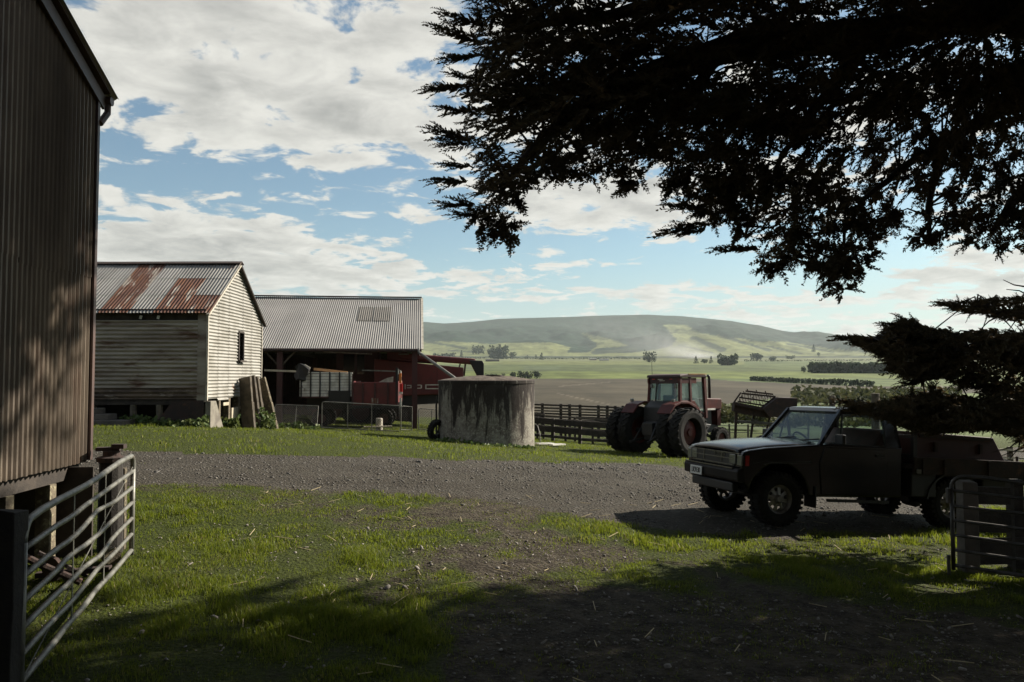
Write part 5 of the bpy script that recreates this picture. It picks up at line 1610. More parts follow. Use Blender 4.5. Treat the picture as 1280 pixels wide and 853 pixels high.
# seat, wheel
MB().box((.95, 0, 1.62), (.5, .5, .14)).build('seat', M_BLACK, t, bevel=.04); MB().box((.74, -.05, 1.90), (.13, .5, .55)).build('seat_back', M_BLACK, t, bevel=.05)
MB().lathe([(.19, -.012), (.215, -.012), (.215, .012), (.19, .012)], (1.45, 0, 2.05), (.6, 0, -.6), 18, True).build('steering_wheel', M_BLACK, t)
MB().beam((1.45, 0, 2.05), (1.8, 0, 1.6), .05, .05).build('steering_column', M_BLACK, t)
# bonnet
MB().prism([(2.06, 1.60), (3.60, 1.58), (3.66, 1.66), (3.64, 2.0), (2.06, 2.06)], pr_, -.36, .36).build('bonnet', TR, t, bevel=.03)
MB().prism([(3.36, .95), (3.60, .95), (3.62, 1.58), (3.36, 1.58)], pr_, -.34, .34).build('radiator_grille', TR, t, bevel=.02)
MB().box((2.7, -.365, 1.60), (1.0, .02, .07)).build('bonnet_strip', M_WHITE, t); MB().box((2.7, .365, 1.60), (1.0, .02, .07)).build('bonnet_strip', M_WHITE, t)
MB().box((2.55, -.368, 1.84), (.35, .015, .14)).build('badge_plate', M_BLACK, t)
MB().box((2.6, 0, 1.27), (1.1, .46, .60)).build('engine', M_BLACK, t, bevel=.03)
MB().tube([(3.28, -.05, 2.0), (3.28, -.05, 2.80), (3.25, -.05, 2.88), (3.19, -.05, 2.92)], .055, 10).build('exhaust_stack', M_BLACK, t, True)
MB().beam((1.2, -.98, .55), (1.6, -.98, .55), .3, .04).build('step', M_BLACK, t)

# ================================================================== old grain header behind the truck
rh = on(955, 560, 32.5)
t = thing('grain_header', 'rusty old grain header with a tined reel, half hidden behind the pickup bonnet', 'farm machine', rh)
zh = lambda py: (470 - py) * .0325 + EYE - rh.z
xh = lambda px: (px - 955) * .0325
MB().prism([(xh(952), zh(511)), (xh(971), zh(497)), (xh(996), zh(497.5)), (xh(995), zh(508)), (xh(983), zh(521)), (xh(960), zh(521))], pr_, -.2, .1).build('end_panel', M_DARKRUST, t, bevel=.02)
MB().box((xh(990), .6, zh(503)), (.35, 1.4, .36)).build('side_box', M_DARKRUST, t)
MB().beam((xh(917), -.1, zh(504)), (xh(957), -.1, zh(512)), .12, .13).build('trough_edge', M_DARKRUST, t)
MB().prism([(xh(919), zh(505)), (xh(957), zh(513)), (xh(962), zh(523)), (xh(925), zh(517)), (xh(918), zh(514))], pr_, 0, .35).build('trough', M_DARKRUST, t)
for (xa, ya, xb, yb) in ((929, 492, 971, 496), (926, 497, 968, 503), (924, 502, 962, 508), (934, 489, 968, 493)):
    b = MB().tube([(xh(xa), .1, zh(ya)), (xh(xb), .1, zh(yb))], .035, 6).build('reel_bat', M_DARKRUST, t)
    mb = MB()
    for k in range(13):
        f = k / 12; x = xh(xa) + (xh(xb) - xh(xa)) * f; z = zh(ya) + (zh(yb) - zh(ya)) * f
        mb.beam((x, .1, z), (x + random.uniform(-.03, .03), -.03, z - .17), .018, .018)
        if k % 4 == 1:
            mb.beam((x, .1, z), (x - .04, .1, z + .10), .03, .03)
    mb.build('tine_row', M_DARKRUST, b)
MB().beam((xh(928), .12, zh(491)), (xh(918), .12, zh(505)), .07, .05).build('reel_arm', M_DARKRUST, t)
MB().beam((xh(971), .12, zh(496)), (xh(952), .12, zh(511)), .07, .05).build('reel_arm', M_DARKRUST, t)
MB().beam((xh(922), .1, zh(513)), (xh(919), .1, .0), .09, .09).build('leg', M_DARKRUST, t)
MB().beam((xh(946), .3, zh(517)), (xh(938), .3, .0), .08, .08).build('leg', M_DARKRUST, t)
MB().beam((xh(920), .2, zh(527)), (xh(985), .2, zh(531)), .10, .10).build('draw_bar', M_DULLPIPE, t)
MB().beam((xh(935), .2, zh(522)), (xh(972), .25, zh(534)), .05, .06).build('strut', M_DULLPIPE, t)
for x in (xh(957), xh(992)):
    hb_ = MB().lathe([(0, -.06), (.16, -.06), (.16, .06), (0, .06)], (0, 0, 0), (0, 1, 0), 14).build('wheel', M_DARKRUST, t); hb_.location = (x, .35, .42)
    tyre_mesh(.42, .2, .2, 24, .02, 16).build('tyre', M_TYRE, hb_)
MB().beam((xh(957), .35, .42), (xh(965), .2, zh(521)), .08, .08).build('leg', M_DARKRUST, t); MB().beam((xh(992), .35, .42), (xh(985), .2, zh(510)), .08, .08).build('leg', M_DARKRUST, t)

# ================================================================== trees, hedges and buildings out on the plain
def leaf_quads(centers, size, flat=0.0):
    """one small randomly turned leaf clump face for each centre"""
    n = len(centers)
    a = rng.normal(0, 1, (n, 3)); a /= np.linalg.norm(a, axis=1)[:, None]
    b = np.cross(a, rng.normal(0, 1, (n, 3))); b /= np.linalg.norm(b, axis=1)[:, None]
    s = (np.asarray(size) * rng.uniform(.6, 1.3, n))[:, None]
    c = np.asarray(centers)
    V = np.stack([c - a * s - b * s * .6, c + a * s - b * s * .7, c + a * s * .8 + b * s * .7, c - a * s * .9 + b * s * .6], 1).reshape(-1, 3)
    return V, np.arange(n * 4).reshape(-1, 4)


def ball(n, c, r):
    d = rng.normal(0, 1, (n, 3)); d /= np.linalg.norm(d, axis=1)[:, None]
    return np.array(c) + d * np.array(r) * (rng.uniform(.35, 1, n) ** .45)[:, None]


FAR_LABELS = {}


def far_tree(px, py, w, h, label, shape='round', n=320, group=None, matl=None, name='tree'):
    b = G(px, py, 120.0)
    s = b.y / F
    Wm, Hm = w * s, h * s
    t = thing(name, label, 'tree', b, 0, group)
    MB().tube([(0, 0, -Hm * .05), (0, 0, Hm * .45)], [Wm * .05, Wm * .03], 6).build('trunk', M_BARK, t)
    if shape == 'cone':
        z = rng.uniform(0.05, 1, n) ** 1.3; a = rng.uniform(0, 2 * PI, n); r = (1 - z) * Wm * .5 * rng.uniform(.3, 1, n) + Wm * .03
        c = np.stack([np.cos(a) * r, np.sin(a) * r, z * Hm], -1)
    else:
        k = 6 if shape == 'round' else 9
        c = []
        for i in range(k):
            if shape == 'round':
                f = (rng.uniform(-.28, .28), rng.uniform(-.28, .28), rng.uniform(.42, .72)); rr = (.27, .27, .26)
            else:
                f = (-.42 + .84 * (i + .5) / k, rng.uniform(-.12, .12), rng.uniform(.35, .55)); rr = (.11, .16, .40 if i % 2 else .48)
            c.append(ball(n // k, (f[0] * Wm, f[1] * Wm, f[2] * Hm), (rr[0] * Wm, rr[1] * Wm, rr[2] * Hm)))
        c.append(ball(n // 5, (0, 0, Hm * .25), (Wm * .44, Wm * .2, Hm * .24)))
        c = np.concatenate(c)
    V, Fq = leaf_quads(c, max(Wm, Hm) * (.06 if shape != 'row' else .045))
    tri_object('crown', V, Fq, matl or M_FARTREE, t)
    return t


GT = 'trees out on the plain'
for a in (
    (577, 446, 6, 8, 'slim pointed tree on the plain just above the combine auger', 'cone', 160),
    (566, 446.5, 10, 6, 'low pale bush clump left of the slim pointed tree above the combine', 'round', 160),
    (598, 443, 18, 12, 'pale grey tree clump on the hill foot left of the tall dark plantation', 'row', 300),
    (623, 449, 28, 19, 'tall broad plantation clump on the hill foot straight above the concrete tank', 'row', 520),
    (641, 449, 10, 10, 'rounded tree at the right shoulder of the tall plantation above the tank', 'round', 200),
    (659, 449, 6, 5, 'small bush standing alone between the plantation and the pointed pair', 'round', 100),
    (670, 449, 5, 6, 'lesser of the pointed pair of trees right of the plantation', 'cone', 120),
    (677, 450, 8, 9, 'taller of the pointed pair of trees right of the plantation', 'cone', 160),
    (614, 473, 17, 6, 'low flat bush at the field edge, partly behind the rim of the tank', 'row', 220),
    (629, 473, 7, 7, 'small round bush between the flat bush and the dark field edge row', 'round', 160),
    (641, 473.5, 12, 9, 'dark rounded tree at the near end of the field edge row', 'round', 240),
    (656, 473.5, 20, 10, 'dark bushy middle tree of the row at the brown field edge', 'row', 340),
    (671, 473.5, 13, 11, 'dark rounded tree at the far end of the field edge row, over the bare field', 'round', 260),
    (812, 453, 18, 15, 'square dark shelter clump of trees above the tractor cab roof', 'row', 380),
    (870, 454.5, 7, 9, 'narrow tree left of the low hedge row by the big round grove', 'cone', 160),
    (881, 454.5, 10, 6, 'low bush between the narrow tree and the big round grove', 'round', 160),
    (889, 454.5, 6, 9, 'small spiky tree touching the big round grove', 'cone', 140),
    (910, 457, 27, 15, 'big round dark grove standing on the green plain right of the tractor', 'row', 620),
    (945, 451, 16, 10, 'pale rounded grove beside the smoke at the foot of the hill', 'round', 300),
    (966, 452, 11, 7, 'small blurred tree right of the pale grove by the smoke', 'round', 180),
    (1005, 466, 9, 9, 'round tree standing just before the long clipped shelter belt', 'round', 220),
    (1017, 440, 6, 9, 'lone poplar high on the hill pasture above the shelter belt', 'cone', 140),
    (1023, 446, 5, 6, 'lone small tree below the poplar on the hill pasture', 'round', 120),
    (988, 449, 12, 5, 'low scrubby tree clump at the hill foot left of the lone poplar', 'row', 180),
    (552, 449, 24, 8, 'long low bush clump on the plain directly over the combine body', 'row', 300),
):
    far_tree(*a[:5], shape=a[5], n=a[6], group=GT)


def hedge(label, x0, y0, x1, y1, h, n, name='hedge', cat='hedge', depth=6.0, matl=None):
    a, b = G(x0, y0, 60.0), G(x1, y1, 60.0)
    t = thing(name, label, cat, a)
    s = a.y / F * h
    f = rng.uniform(0, 1, n); d = b - a
    top = .75 + .5 * fbm(f * 14 + x0, f * 0 + y0, 3)
    c = np.stack([d.x * f + rng.normal(0, s * .1, n), d.y * f + rng.uniform(-.5, .5, n) * s, np.zeros(n)], -1)
    g_ = ground(c[:, 0] + a.x, c[:, 1] + a.y) - a.z
    c[:, 2] = g_ + rng.uniform(0, 1, n) ** .8 * s * top
    V, Fq = leaf_quads(c, s * .24)
    tri_object('foliage', V, Fq, matl or M_FARTREE, t)
    return t


hedge('long clipped dark shelter belt on the green plain under the low cypress bough', 1013, 466.5, 1112, 467, 11.5, 1500)
hedge('uneven hedge along the far edge of the bare field, above the old header', 938, 476, 1092, 484, 5, 1600)
hedge('thin dark hedge line at the foot of the hill behind the tank', 560, 448, 800, 449.5, 2.2, 1300)
hedge('faint dark hedge line at the foot of the hill right of the grove', 930, 452, 1090, 451, 2.2, 700)

sc = []
for (x0, x1, yy, Yd, h, n) in ((884, 960, 0, 72, 1.5, 1500), (940, 1230, 0, 95, 1.6, 2600), (1000, 1290, 0, 150, 3.0, 2600), (990, 1200, 0, 240, 4.0, 2400)):
    px_ = rng.uniform(x0, x1, n); Yv = Yd * rng.uniform(.92, 1.12, n)
    X = (px_ - 640) / F * Yv
    hh = h * np.clip(fbm(X / h * .5, Yv / h * .5 + 3, 3) * 2.0 - .25, .05, 1.4)
    z = ground(X, Yv) + rng.uniform(0, 1, n) * hh + (.8 if Yd < 100 else 0)
    sc.append(np.stack([X, Yv, z], -1))
sc = np.concatenate(sc)
V, Fq = leaf_quads(sc, sc[:, 1] * .0034)
kind(tri_object('scrub', V, Fq, M_BUSH), 'stuff')

# small farm buildings far off
for (px_, py_, w, h, lab, mt) in ((615.5, 452, 17, 2.6, 'long low brown farm shed far off on the plain above the tank', M_DARKWOOD), (741, 450.5, 9, 2.2, 'tiny pale farmhouse at the foot of the hill in the middle distance', M_DIRTYWALL),
                              (532, 449, 12, 2.4, 'tiny grey roofed farm building at the hill foot beside the barn roof end', M_GALV), (755, 451, 12, 2.2, 'tiny dull farm shed right of the pale farmhouse at the hill foot', M_GALV)):
    b = G(px_, py_, 300); s = b.y / F
    t = thing('farm_building', lab, 'farm building', b)
    MB().box((0, 0, h * s * .35), (w * s, 8, h * s * .7)).build('wall', mt, t)
    MB().prism([(-4.4, h * s * .68), (4.4, h * s * .68), (0, h * s)], lambda a, b_, r: Vector((r, a, b_)), -w * s * .51, w * s * .51).build('roof', M_DARKWOOD if mt is M_DARKWOOD else M_BARNROOF, t)

# weeds along the foot of the sheds
cs = []
for (x0, x1, Y_, n, h) in ((150, 262, 23.7, 500, .30), (262, 300, 25.5, 420, .45), (296, 345, 27.2, 700, .62), (340, 400, 31.0, 260, .22), (545, 670, 28.0, 420, .13), (85, 150, 8.9, 0, .2)):
    if not n:
        continue
    px_ = rng.uniform(x0, x1, n); Yv = Y_ + rng.normal(0, .18, n); X = (px_ - 640) / F * Yv
    hh = h * np.clip(fbm(X * 2.2, Yv * 2.2, 3) * 2.2 - .2, .08, 1.3)
    cs.append(np.stack([X, Yv, ground(X, Yv) + rng.uniform(0, 1, n) * hh], -1))
V, Fq = leaf_quads(np.concatenate(cs), .055)
kind(tri_object('weeds', V, Fq, M_WEED), 'stuff')

# ================================================================== the big cypress
TX, TY = 9.6, 10.4
tb = Vector((TX, TY, gz(TX, TY)))
cy = thing('cypress_tree', 'huge dark cypress whose boughs hang over the yard and the pickup', 'tree', tb)
LIMBS = [
    [((TX, TY, 5.0), .30), (P(1290, 25, 9.4), .24), (P(1100, 42, 9.0), .19), (P(900, 66, 8.6), .15), (P(790, 104, 8.3), .115), (P(710, 148, 8.0), .075), (P(660, 195, 7.8), .045), (P(626, 240, 7.7), .018)],
    [((TX, TY, 6.5), .24), (P(1290, -90, 9.2), .17), (P(1000, -30, 8.7), .12), (P(800, 10, 8.3), .07), (P(640, 38, 8.1), .02)],
    [((TX, TY, 4.6), .22), (P(1310, 130, 9.5), .11), (P(1180, 180, 9.2), .055), (P(1080, 250, 9.0), .028), (P(1045, 325, 8.9), .010)],
    [(P(1090, 44, 9.0), .12), (P(1010, 150, 8.8), .045), (P(960, 230, 8.7), .022), (P(930, 298, 8.6), .015)],
    [(P(900, 66, 8.6), .09), (P(850, 140, 8.5), .045), (P(825, 200, 8.4), .02)],
    [(P(760, 118, 8.2), .06), (P(660, 110, 8.0), .035), (P(575, 125, 7.8), .012)],
    [(P(1180, 180, 9.2), .06), (P(1160, 260, 9.1), .03), (P(1165, 300, 9.0), .012)],
    [((TX, TY, 4.2), .16), (P(1320, 220, 9.6), .09), (P(1240, 290, 9.4), .03)],
    [((TX, TY, 2.7), .17), (P(1300, 440, 9.9), .09), (P(1180, 432, 9.7), .05), (P(1095, 424, 9.5), .02)],
    [((TX, TY, 1.8), .13), (P(1300, 505, 10.0), .07), (P(1160, 515, 9.9), .04), (P(1060, 511, 9.8), .012)],
    [((TX, TY, 3.0), .10), (P(1300, 392, 9.9), .05), (P(1220, 385, 9.7), .02)],
    [((TX, TY, 7.5), .22), ((6.5, 10.6, 8.4), .13), ((3.4, 11.2, 9.4), .06), ((1.2, 11.6, 9.7), .02)],
    [((TX, TY, 8.5), .2), ((8.5, 7.4, 9.2), .11), ((7.0, 5.2, 9.4), .03)],
    [((TX, TY, 7.0), .2), ((12.4, 11.6, 8.2), .11), ((14.2, 12.2, 8.6), .03)],
]
trunk = MB()
trunk.tube([(0, 0, -.3), (.05, 0, .5), (.0, .05, 2.5), (-.05, .1, 5), (.1, .1, 8), (.15, .1, 12.5)], [.78, .66, .56, .46, .30, .05], 16, jit=.05)
trunk.build('trunk', M_BARK, cy, True)
limb_pts = []


def smooth_path(pts, rad, k=6):
    out = []; ro = []
    n = len(pts)
    for i in range(n - 1):
        p0, p1, p2, p3 = pts[max(i - 1, 0)], pts[i], pts[i + 1], pts[min(i + 2, n - 1)]
        for j in range(k):
            t = j / k
            out.append(.5 * ((2 * p1) + (p2 - p0) * t + (2 * p0 - 5 * p1 + 4 * p2 - p3) * t * t + (3 * p1 - p0 - 3 * p2 + p3) * t ** 3)); ro.append(rad[i] * (1 - t) + rad[i + 1] * t)
    return out + [pts[-1]], ro + [rad[-1]]


for L in LIMBS:
    pts = [Vector(p) for p, r in L]; rad = [r for p, r in L]
    q, r = smooth_path(pts, rad)
    q = [p + Vector((random.uniform(-1, 1), random.uniform(-1, 1), random.uniform(-1, 1))) * .022 for p in q]
    limb_pts += list(zip(q, r))
    MB().tube([p - tb for p in q], r, 9, jit=.06).build('limb', M_BARK, cy, True)
LP = np.array([p for p, r in limb_pts])

# outline of the foliage as it hangs into view
TOPS = [(570, -60), (590, 20), (582, 55), (600, 78), (572, 112), (588, 140), (572, 165), (590, 188), (580, 215), (590, 240), (603, 265), (624, 284), (638, 293), (644, 282), (636, 262), (655, 228), (690, 216),
        (730, 220), (768, 205), (785, 212), (788, 236), (796, 222), (806, 196), (818, 214), (838, 236), (862, 246), (890, 282), (948, 308), (964, 336), (984, 318), (1004, 330), (1038, 360), (1080, 328), (1094, 298),
        (1138, 268), (1160, 303), (1188, 284), (1235, 306), (1285, 306), (1420, 330), (1420, -60)]
LOWS = [[(1176, 378), (1210, 374), (1290, 371), (1290, 404), (1240, 398), (1200, 391)],
        [(1050, 422), (1098, 424), (1110, 407), (1126, 400), (1150, 408), (1188, 418), (1240, 414), (1290, 414), (1290, 512), (1228, 500), (1216, 482), (1196, 486), (1180, 470), (1130, 474), (1104, 452), (1086, 438)],
        [(1050, 500), (1092, 506), (1122, 500), (1168, 488), (1182, 495), (1218, 502), (1290, 498), (1290, 562), (1262, 542), (1236, 536), (1200, 538), (1150, 540), (1112, 527), (1088, 516), (1066, 509)]]

# one spray: an axis set with short scale-like fingers
def spray_template(nf=58, seed=0, fat=1.0):
    r = np.random.default_rng(seed)
    V = []; Fq = []
    for k in range(nf):
        t = (k + r.uniform(0, .8)) / nf
        ln = (.135 * (1 - t) ** .7 + .05) * r.uniform(.7, 1.3) * fat
        az = r.uniform(0, 2 * PI) if r.uniform() < .45 else (r.choice([0, PI]) + r.normal(0, .35))
        tilt = r.uniform(.45, .95)
        base = np.array([t, .03 * math.sin(t * 5 + seed), -.10 * t * t])
        d = np.array([math.cos(tilt), math.sin(tilt) * math.cos(az), math.sin(tilt) * math.sin(az)])
        s = np.cross(d, r.normal(0, 1, 3)); s /= np.linalg.norm(s)
        w = ln * .17 + .007
        o = len(V)
        V += [base, base + d * ln * .45 + s * w, base + d * ln, base + d * ln * .45 - s * w]
        Fq.append((o, o + 1, o + 2, o + 3))
    # stem
    o = len(V); V += [np.array([0, 0, .012]), np.array([0, 0, -.012]), np.array([.96, .0, -.10]), np.array([.96, 0, -.095])]; Fq.append((o, o + 1, o + 2, o + 3))
    return np.array(V), np.array(Fq)


TEMPL = [spray_template(48, s) for s in range(5)] + [spray_template(21, s, 1.9) for s in range(5, 8)]


def make_sprays(base, dirs, size, wide, n_fine):
    VV, FF = [], []; off_ = 0
    ti = np.where(np.arange(len(base)) < n_fine, rng.integers(0, 5, len(base)), rng.integers(5, 8, len(base)))
    for k, (Tv, Tf) in enumerate(TEMPL):
        m = ti == k
        b, d, s, w = base[m], dirs[m], size[m], wide[m]
        n = len(b)
        if not n:
            continue
        d = d / np.linalg.norm(d, axis=1)[:, None]
        u = np.cross(d, rng.normal(0, 1, (n, 3)) * .35 + np.array([0, 0, 1.0])); u /= np.linalg.norm(u, axis=1)[:, None]
        v = np.cross(u, d)
        P_ = b[:, None] + (d[:, None] * Tv[None, :, 0:1] + u[:, None] * Tv[None, :, 1:2] * w[:, None, None] + v[:, None] * Tv[None, :, 2:3] * w[:, None, None]) * s[:, None, None]
        VV.append(P_.reshape(-1, 3)); FF.append((Tf[None] + np.arange(n)[:, None, None] * len(Tv)).reshape(-1, 4) + off_); off_ += n * len(Tv)
    return np.concatenate(VV), np.concatenate(FF)


B_, D_, S_, W__ = [], [], [], []
twigs = MB()


def to_px(p):
    x, y = proj(p[0], p[1], p[2]); return float(x), float(y)


def sample_poly(poly, n, anchor, dens, depth, gate, size=(.32, .58), droop=.1, wmul=1.0):
    xs = [p[0] for p in poly]; ys = [p[1] for p in poly]
    cnt = 0; guard = 0
    while cnt < n and guard < n * 60:
        guard += 1
        x = random.uniform(min(xs), max(xs)); y = random.uniform(min(ys), max(ys))
        if not inpoly(np.array([x]), np.array([y]), poly)[0] or random.random() > dens(x, y):
            continue
        Yd = depth(x, y) + random.gauss(0, .55)
        if gate and float(fbm(np.array([x / 30.0 + Yd * 3]), np.array([y / 21.0 + Yd * 1.3]), 3)[0]) < gate(x, y):
            continue
        p = P(x, y, Yd)
        ax, ay = anchor
        dx_, dy_ = x - ax, y - ay; l = math.hypot(dx_, dy_) + 1e-6
        ang = math.atan2(dy_, dx_) + random.gauss(0, .42)
        d = Vector((math.cos(ang), random.gauss(0, .35), -math.sin(ang) - droop)).normalized()
        s = random.uniform(*size)
        # keep the tip within the outline, give or take a little
        for _ in range(3):
            tx, ty = to_px(p + d * s)
            tx2, ty2 = tx, ty
            if inpoly(np.array([tx * .8 + x * .2]), np.array([ty * .8 + y * .2]), poly)[0]:
                break
            s *= .72
        if s < .16:
            s = .16
        B_.append(tuple(p - d * s * .3)); D_.append(tuple(d)); S_.append(s); W__.append(random.uniform(.75, 1.05) * wmul); cnt += 1
        if random.random() < .22:
            j = int(np.argmin(((LP - np.array(p)) ** 2).sum(1))); q = Vector(LP[j])
            if (q - p).length < .75 and q.z < p.z + .35:
                mid = (p + q) / 2 + Vector((random.uniform(-.08, .08), random.uniform(-.08, .08), random.uniform(-.02, .12)))
                twigs.tube([q - tb, mid - tb, p - tb], [.014, .009, .005], 4, False)


def frond(bx, by, tx, ty, Yd, n=9, wide=1.0):
    """a feathery tip that stands out from the edge of the crown"""
    a = P(bx, by, Yd); b = P(tx, ty, Yd - .1); v = b - a; L = v.length
    for k in range(n):
        f = k / n
        d = (v.normalized() + Vector((random.gauss(0, .16), random.gauss(0, .25), random.gauss(0, .16)))).normalized()
        if k == n - 1 or k == 0:
            d = v.normalized()
        s = min(L * (1 - f) * 1.0, random.uniform(.28, .42)) if k else L
        s = max(s, .2)
        p = a + v * f * .8
        B_.append(tuple(p)); D_.append(tuple(d)); S_.append(s); W__.append(wide)


def dens_top(x, y):
    v = 1.0
    if x > 820 and y > 150:
        v = .62
    if x < 700 and y > 215:
        v = .8
    if 700 < x < 830 and y > 150:
        v = .75
    return v


def gate_top(x, y):
    g = .30
    if x > 800 and y > 130:
        g = .50
    elif x > 690 and y > 140:
        g = .43
    elif y < 45 and 620 < x < 800:
        g = .42
    elif y < 90 and x > 850:
        g = .36
    if 620 < x < 700 and 150 < y < 215:
        g = .44
    return g


dep_top = lambda x, y: 7.75 + max(0, x - 560) / 720 * 1.55
sample_poly(TOPS, 3100, (1230, 40), dens_top, dep_top, gate_top)
sample_poly([p for p in TOPS if p[0] > 700] + [(700, 120)], 700, (1500, 60), lambda x, y: (1.0 if y > 120 else .25), dep_top, lambda x, y: .52 if y > 130 else .46, (.20, .34), .0, 1.7)
sample_poly(LOWS[0], 130, (1400, 395), lambda x, y: 1, lambda x, y: 9.8, None, (.3, .5), 0)
sample_poly(LOWS[1], 1300, (1400, 440), lambda x, y: 1, lambda x, y: 9.75, lambda x, y: .40 if (x > 1190 and y > 440) else .3, (.24, .42), 0, 1.4)
sample_poly(LOWS[2], 1500, (1420, 520), lambda x, y: 1, lambda x, y: 9.9, None, (.24, .42), 0, 1.4)
for bx, by, tx, ty, Yd in ((610, 34, 543, 9, 7.9), (600, 52, 532, 27, 7.9), (605, 38, 598, 18, 7.9), (612, 45, 618, 20, 7.9), (600, 70, 546, 74, 7.8), (585, 108, 522, 112, 7.8), (592, 100, 566, 92, 7.8),
                           (600, 142, 545, 132, 7.8), (590, 176, 527, 158, 7.8), (590, 180, 548, 180, 7.8), (590, 208, 552, 204, 7.8), (585, 226, 534, 224, 7.75), (595, 258, 546, 253, 7.75), (600, 270, 566, 268, 7.75),
                           (680, 30, 613, 14, 8), (660, 44, 640, 8, 8), (680, 20, 665, 2, 8), (890, 262, 822, 255, 8.6), (890, 280, 812, 290, 8.6),
                           (880, 288, 845, 292, 8.6), (950, 312, 884, 309, 8.7), (985, 318, 962, 345, 8.7), 
                           (1100, 424, 1033, 420, 9.5), (1120, 436, 1060, 424, 9.5), (1130, 408, 1100, 404, 9.5), (1150, 412, 1120, 394, 9.5), (1180, 470, 1114, 480, 9.6), (1165, 462, 1098, 462, 9.6), (1210, 384, 1166, 377, 9.7),
                           (1215, 388, 1185, 385, 9.7), (1100, 515, 1036, 497, 9.8), (1110, 518, 1058, 508, 9.8), (1150, 505, 1118, 496, 9.8), (1160, 500, 1166, 482, 9.8), (1140, 505, 1140, 492, 9.8), (1160, 425, 1140, 398, 9.5)):
    frond(bx, by, tx, ty, Yd)


def tuft(p, s=.19, n=8, wide=2.0):
    """a rounded bunch of short sprays at the end of a twig"""
    for k in range(n):
        d = Vector((random.gauss(-.35, .8), random.gauss(0, .8), random.gauss(.05, .75))).normalized()
        B_.append(tuple(p + d * random.uniform(0, .05))); D_.append(tuple(d)); S_.append(s * random.uniform(.7, 1.25)); W__.append(wide)


cnt = 0
while cnt < 290:
    x, y = random.uniform(690, 1300), random.uniform(95, 345)
    Yd = dep_top(x, y) + random.gauss(0, .5)
    if not inpoly(np.array([x]), np.array([y]), TOPS)[0] or float(fbm(np.array([x / 36.0 + Yd * 3]), np.array([y / 30.0 + Yd]), 3)[0]) < .50:
        continue
    tuft(P(x, y, Yd)); cnt += 1
for (x, y) in ((1040, 352), (1054, 362), (1066, 345), (1030, 340), (1018, 330), (1078, 332), (1086, 316), (1050, 335), (1000, 322), (990, 318), (968, 334), (975, 326), (790, 232), (780, 222), (796, 226), (842, 236), (850, 228), (605, 286), (622, 290),
               (640, 294), (632, 284), (612, 276), (598, 272), (650, 250), (645, 238), (668, 222), (700, 218), (724, 219), (752, 214), (768, 206), (866, 244), (880, 262), (1165, 300), (1180, 290), (1150, 296), (1215, 302), (1240, 308), (1262, 306)):
    tuft(P(x, y, dep_top(x, y)), .2, 9)
n_view = len(B_)
# the rest of the crown: above the frame and out to the right
rej = 0
while len(B_) < n_view + 5200:
    z = random.uniform(4.8, 13.0); x = random.uniform(-1.5, 16); y = random.uniform(.5, 16)
    rx_, ry_, rz_ = (x - 8.0) / 10.2, (y - 8.6) / 7.6, (z - 8.3) / 4.6
    if rx_ ** 2 + ry_ ** 2 + rz_ ** 2 > 1 or y > 8.0 + .76 * z:
        continue
    qx, qy = to_px((x, y, z))
    if -70 < qx < 1330 and -75 < qy < 900:
        continue
    d = Vector((x - 9.6, y - 10.4, random.uniform(-1, .6))).normalized()
    d = (d + Vector((random.gauss(0, .35), random.gauss(0, .35), random.gauss(0, .25)))).normalized()
    s = random.uniform(.65, 1.0)
    tx, ty = to_px(Vector((x, y, z)) + d * s)
    if -30 < tx < 1300 and -30 < ty < 900:
        continue
    B_.append((x, y, z)); D_.append(tuple(d)); S_.append(s); W__.append(1.35)
for k in range(900):
    x, y, z = random.uniform(-.5, 6.5), random.uniform(10.6, 15), random.uniform(8.2, 11.5)
    if EYE + .56 * y > z or y > 8.2 + .62 * z:
        continue
    d = Vector((random.gauss(-.8, .4), random.gauss(0, .4), random.gauss(0, .2))).normalized()
    B_.append((x, y, z)); D_.append(tuple(d)); S_.append(random.uniform(.6, .95)); W__.append(1.35)
V, Fq = make_sprays(np.array(B_), np.array(D_), np.array(S_), np.array(W__), n_view)
V = V - np.array(tb)
crown = tri_object('crown', V, Fq, M_CYP, cy)
kind(crown, 'stuff')
# bare twigs that hang at the edge
for (x0, y0, x1, y1, Yd) in ((1290, 360, 1254, 350, 9.7), (1290, 372, 1258, 362, 9.7), (1280, 545, 1240, 566, 9.9), (1275, 550, 1262, 574, 9.9), (1290, 556, 1252, 570, 9.9), (640, 235, 655, 222, 7.7), (820, 190, 850, 225, 8.4), (838, 196, 834, 222, 8.4),
                             (975, 210, 960, 285, 8.7), (905, 110, 880, 190, 8.6), (1100, 120, 1080, 210, 9.0)):
    a, b = P(x0, y0, Yd), P(x1, y1, Yd)
    m_ = (a + b) / 2 + Vector((random.uniform(-.05, .05), 0, random.uniform(-.04, .06)))
    twigs.tube([a - tb, m_ - tb, b - tb], [.012, .008, .004], 4, False)
kind(twigs.build('twigs', M_BARK, cy), 'stuff')

# ================================================================== smoke on the hill and the haze of the valley
def volume_mat(name, col, dens, aniso=.0):
    m_ = bpy.data.materials.new(name); m_.use_nodes = True
    t = m_.node_tree; t.nodes.clear()
    v = t.nodes.new('ShaderNodeVolumePrincipled'); v.inputs['Color'].default_value = (*col, 1); v.inputs['Density'].default_value = dens; v.inputs['Anisotropy'].default_value = aniso
    o = t.nodes.new('ShaderNodeOutputMaterial'); t.links.new(v.outputs[0], o.inputs['Volume'])
    return m_


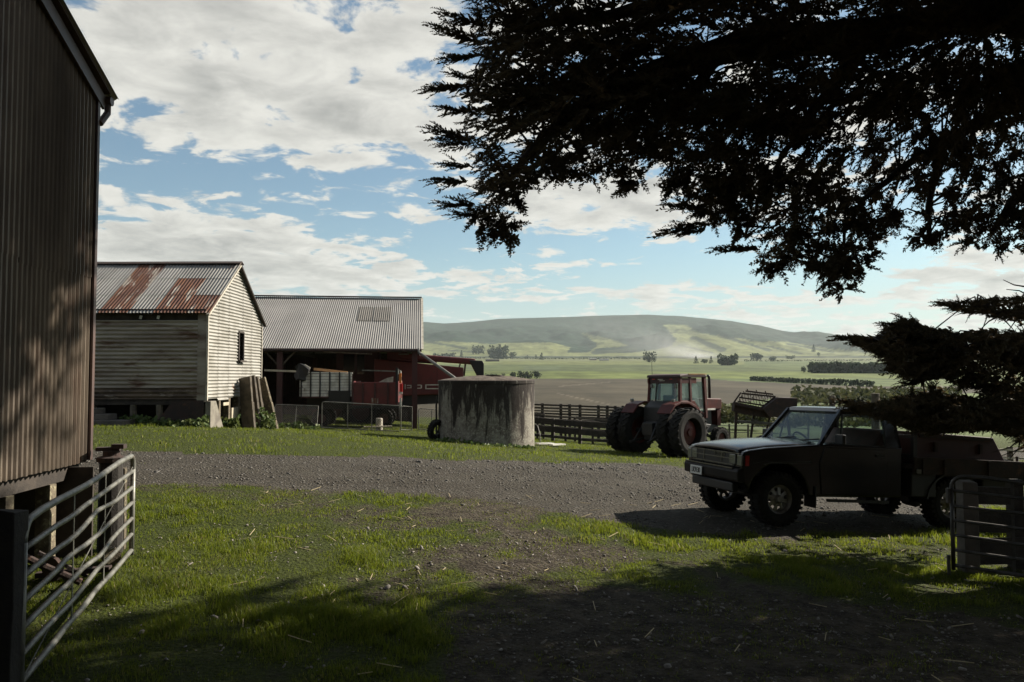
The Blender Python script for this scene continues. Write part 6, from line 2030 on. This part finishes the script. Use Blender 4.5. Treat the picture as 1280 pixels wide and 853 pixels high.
# a drifting plume, thicker near the fire at its foot
def smoke_mat():
    m_ = bpy.data.materials.new('smoke'); m_.use_nodes = True
    t = m_.node_tree; t.nodes.clear(); N_ = NT(t)
    g = N_.n('ShaderNodeTexCoord').outputs['Object']
    tot = None
    for (x, y, w, h, k) in ((872, 445, 26, 6, 1.5), (852, 439, 36, 12, .75), (822, 430, 46, 19, .34), (785, 417, 52, 20, .11), (748, 407, 60, 18, .06)):
        c = P(x, y, 2750.0) - SM0; s = 2.75
        d = N_.vm('MULTIPLY', N_.vm('SUBTRACT', g, tuple(c)), (1 / (w * s), 1 / 80.0, 1 / (h * s)))
        r2 = N_.n('ShaderNodeVectorMath', operation='DOT_PRODUCT'); N_.lk(d, r2.inputs[0]); N_.lk(d, r2.inputs[1])
        e = N_.m('MULTIPLY', N_.m('EXPONENT', N_.m('MULTIPLY', r2.outputs['Value'], -2.2)), k)
        tot = e if tot is None else N_.m('ADD', tot, e)
    nz = N_.ramp(N_.noise(g, .018, 3, .6), .3, .7, .35, 1.3)
    v = t.nodes.new('ShaderNodeVolumePrincipled'); v.inputs['Color'].default_value = (.96, .96, .94, 1)
    N_.lk(N_.m('MULTIPLY', N_.m('MULTIPLY', tot, nz), .011), v.inputs['Density'])
    o = t.nodes.new('ShaderNodeOutputMaterial'); t.links.new(v.outputs[0], o.inputs['Volume'])
    return m_


SM0 = P(805, 425, 2750.0)
if SMOKE:
    so_ = MB().box((0, 0, 0), (700, 340, 240)).build('smoke', smoke_mat()); so_.location = SM0
    kind(so_, 'stuff')

# unseen foliage added behind the camera to block sky light
n = 9000
c = np.stack([rng.uniform(-34, 34, n), rng.uniform(-15, -8, n), np.zeros(n)], -1)
c[:, 2] = ground(c[:, 0], c[:, 1]) + rng.uniform(0, 1, n) ** .8 * (11 + 5 * fbm(c[:, 0] * .3, c[:, 1] * .3, 3))
V, Fq = leaf_quads(c, .5)
kind(tri_object('unseen_sky_blocker', V, Fq, M_CYP), 'stuff')
if HAZE:
    M_HAZE = volume_mat('haze', (.83, .94, .96), HAZE, .1)
    hz_ = MB().box((0, 0, 330), (19200, 19200, 700)).build('haze', M_HAZE)
    kind(hz_, 'stuff')
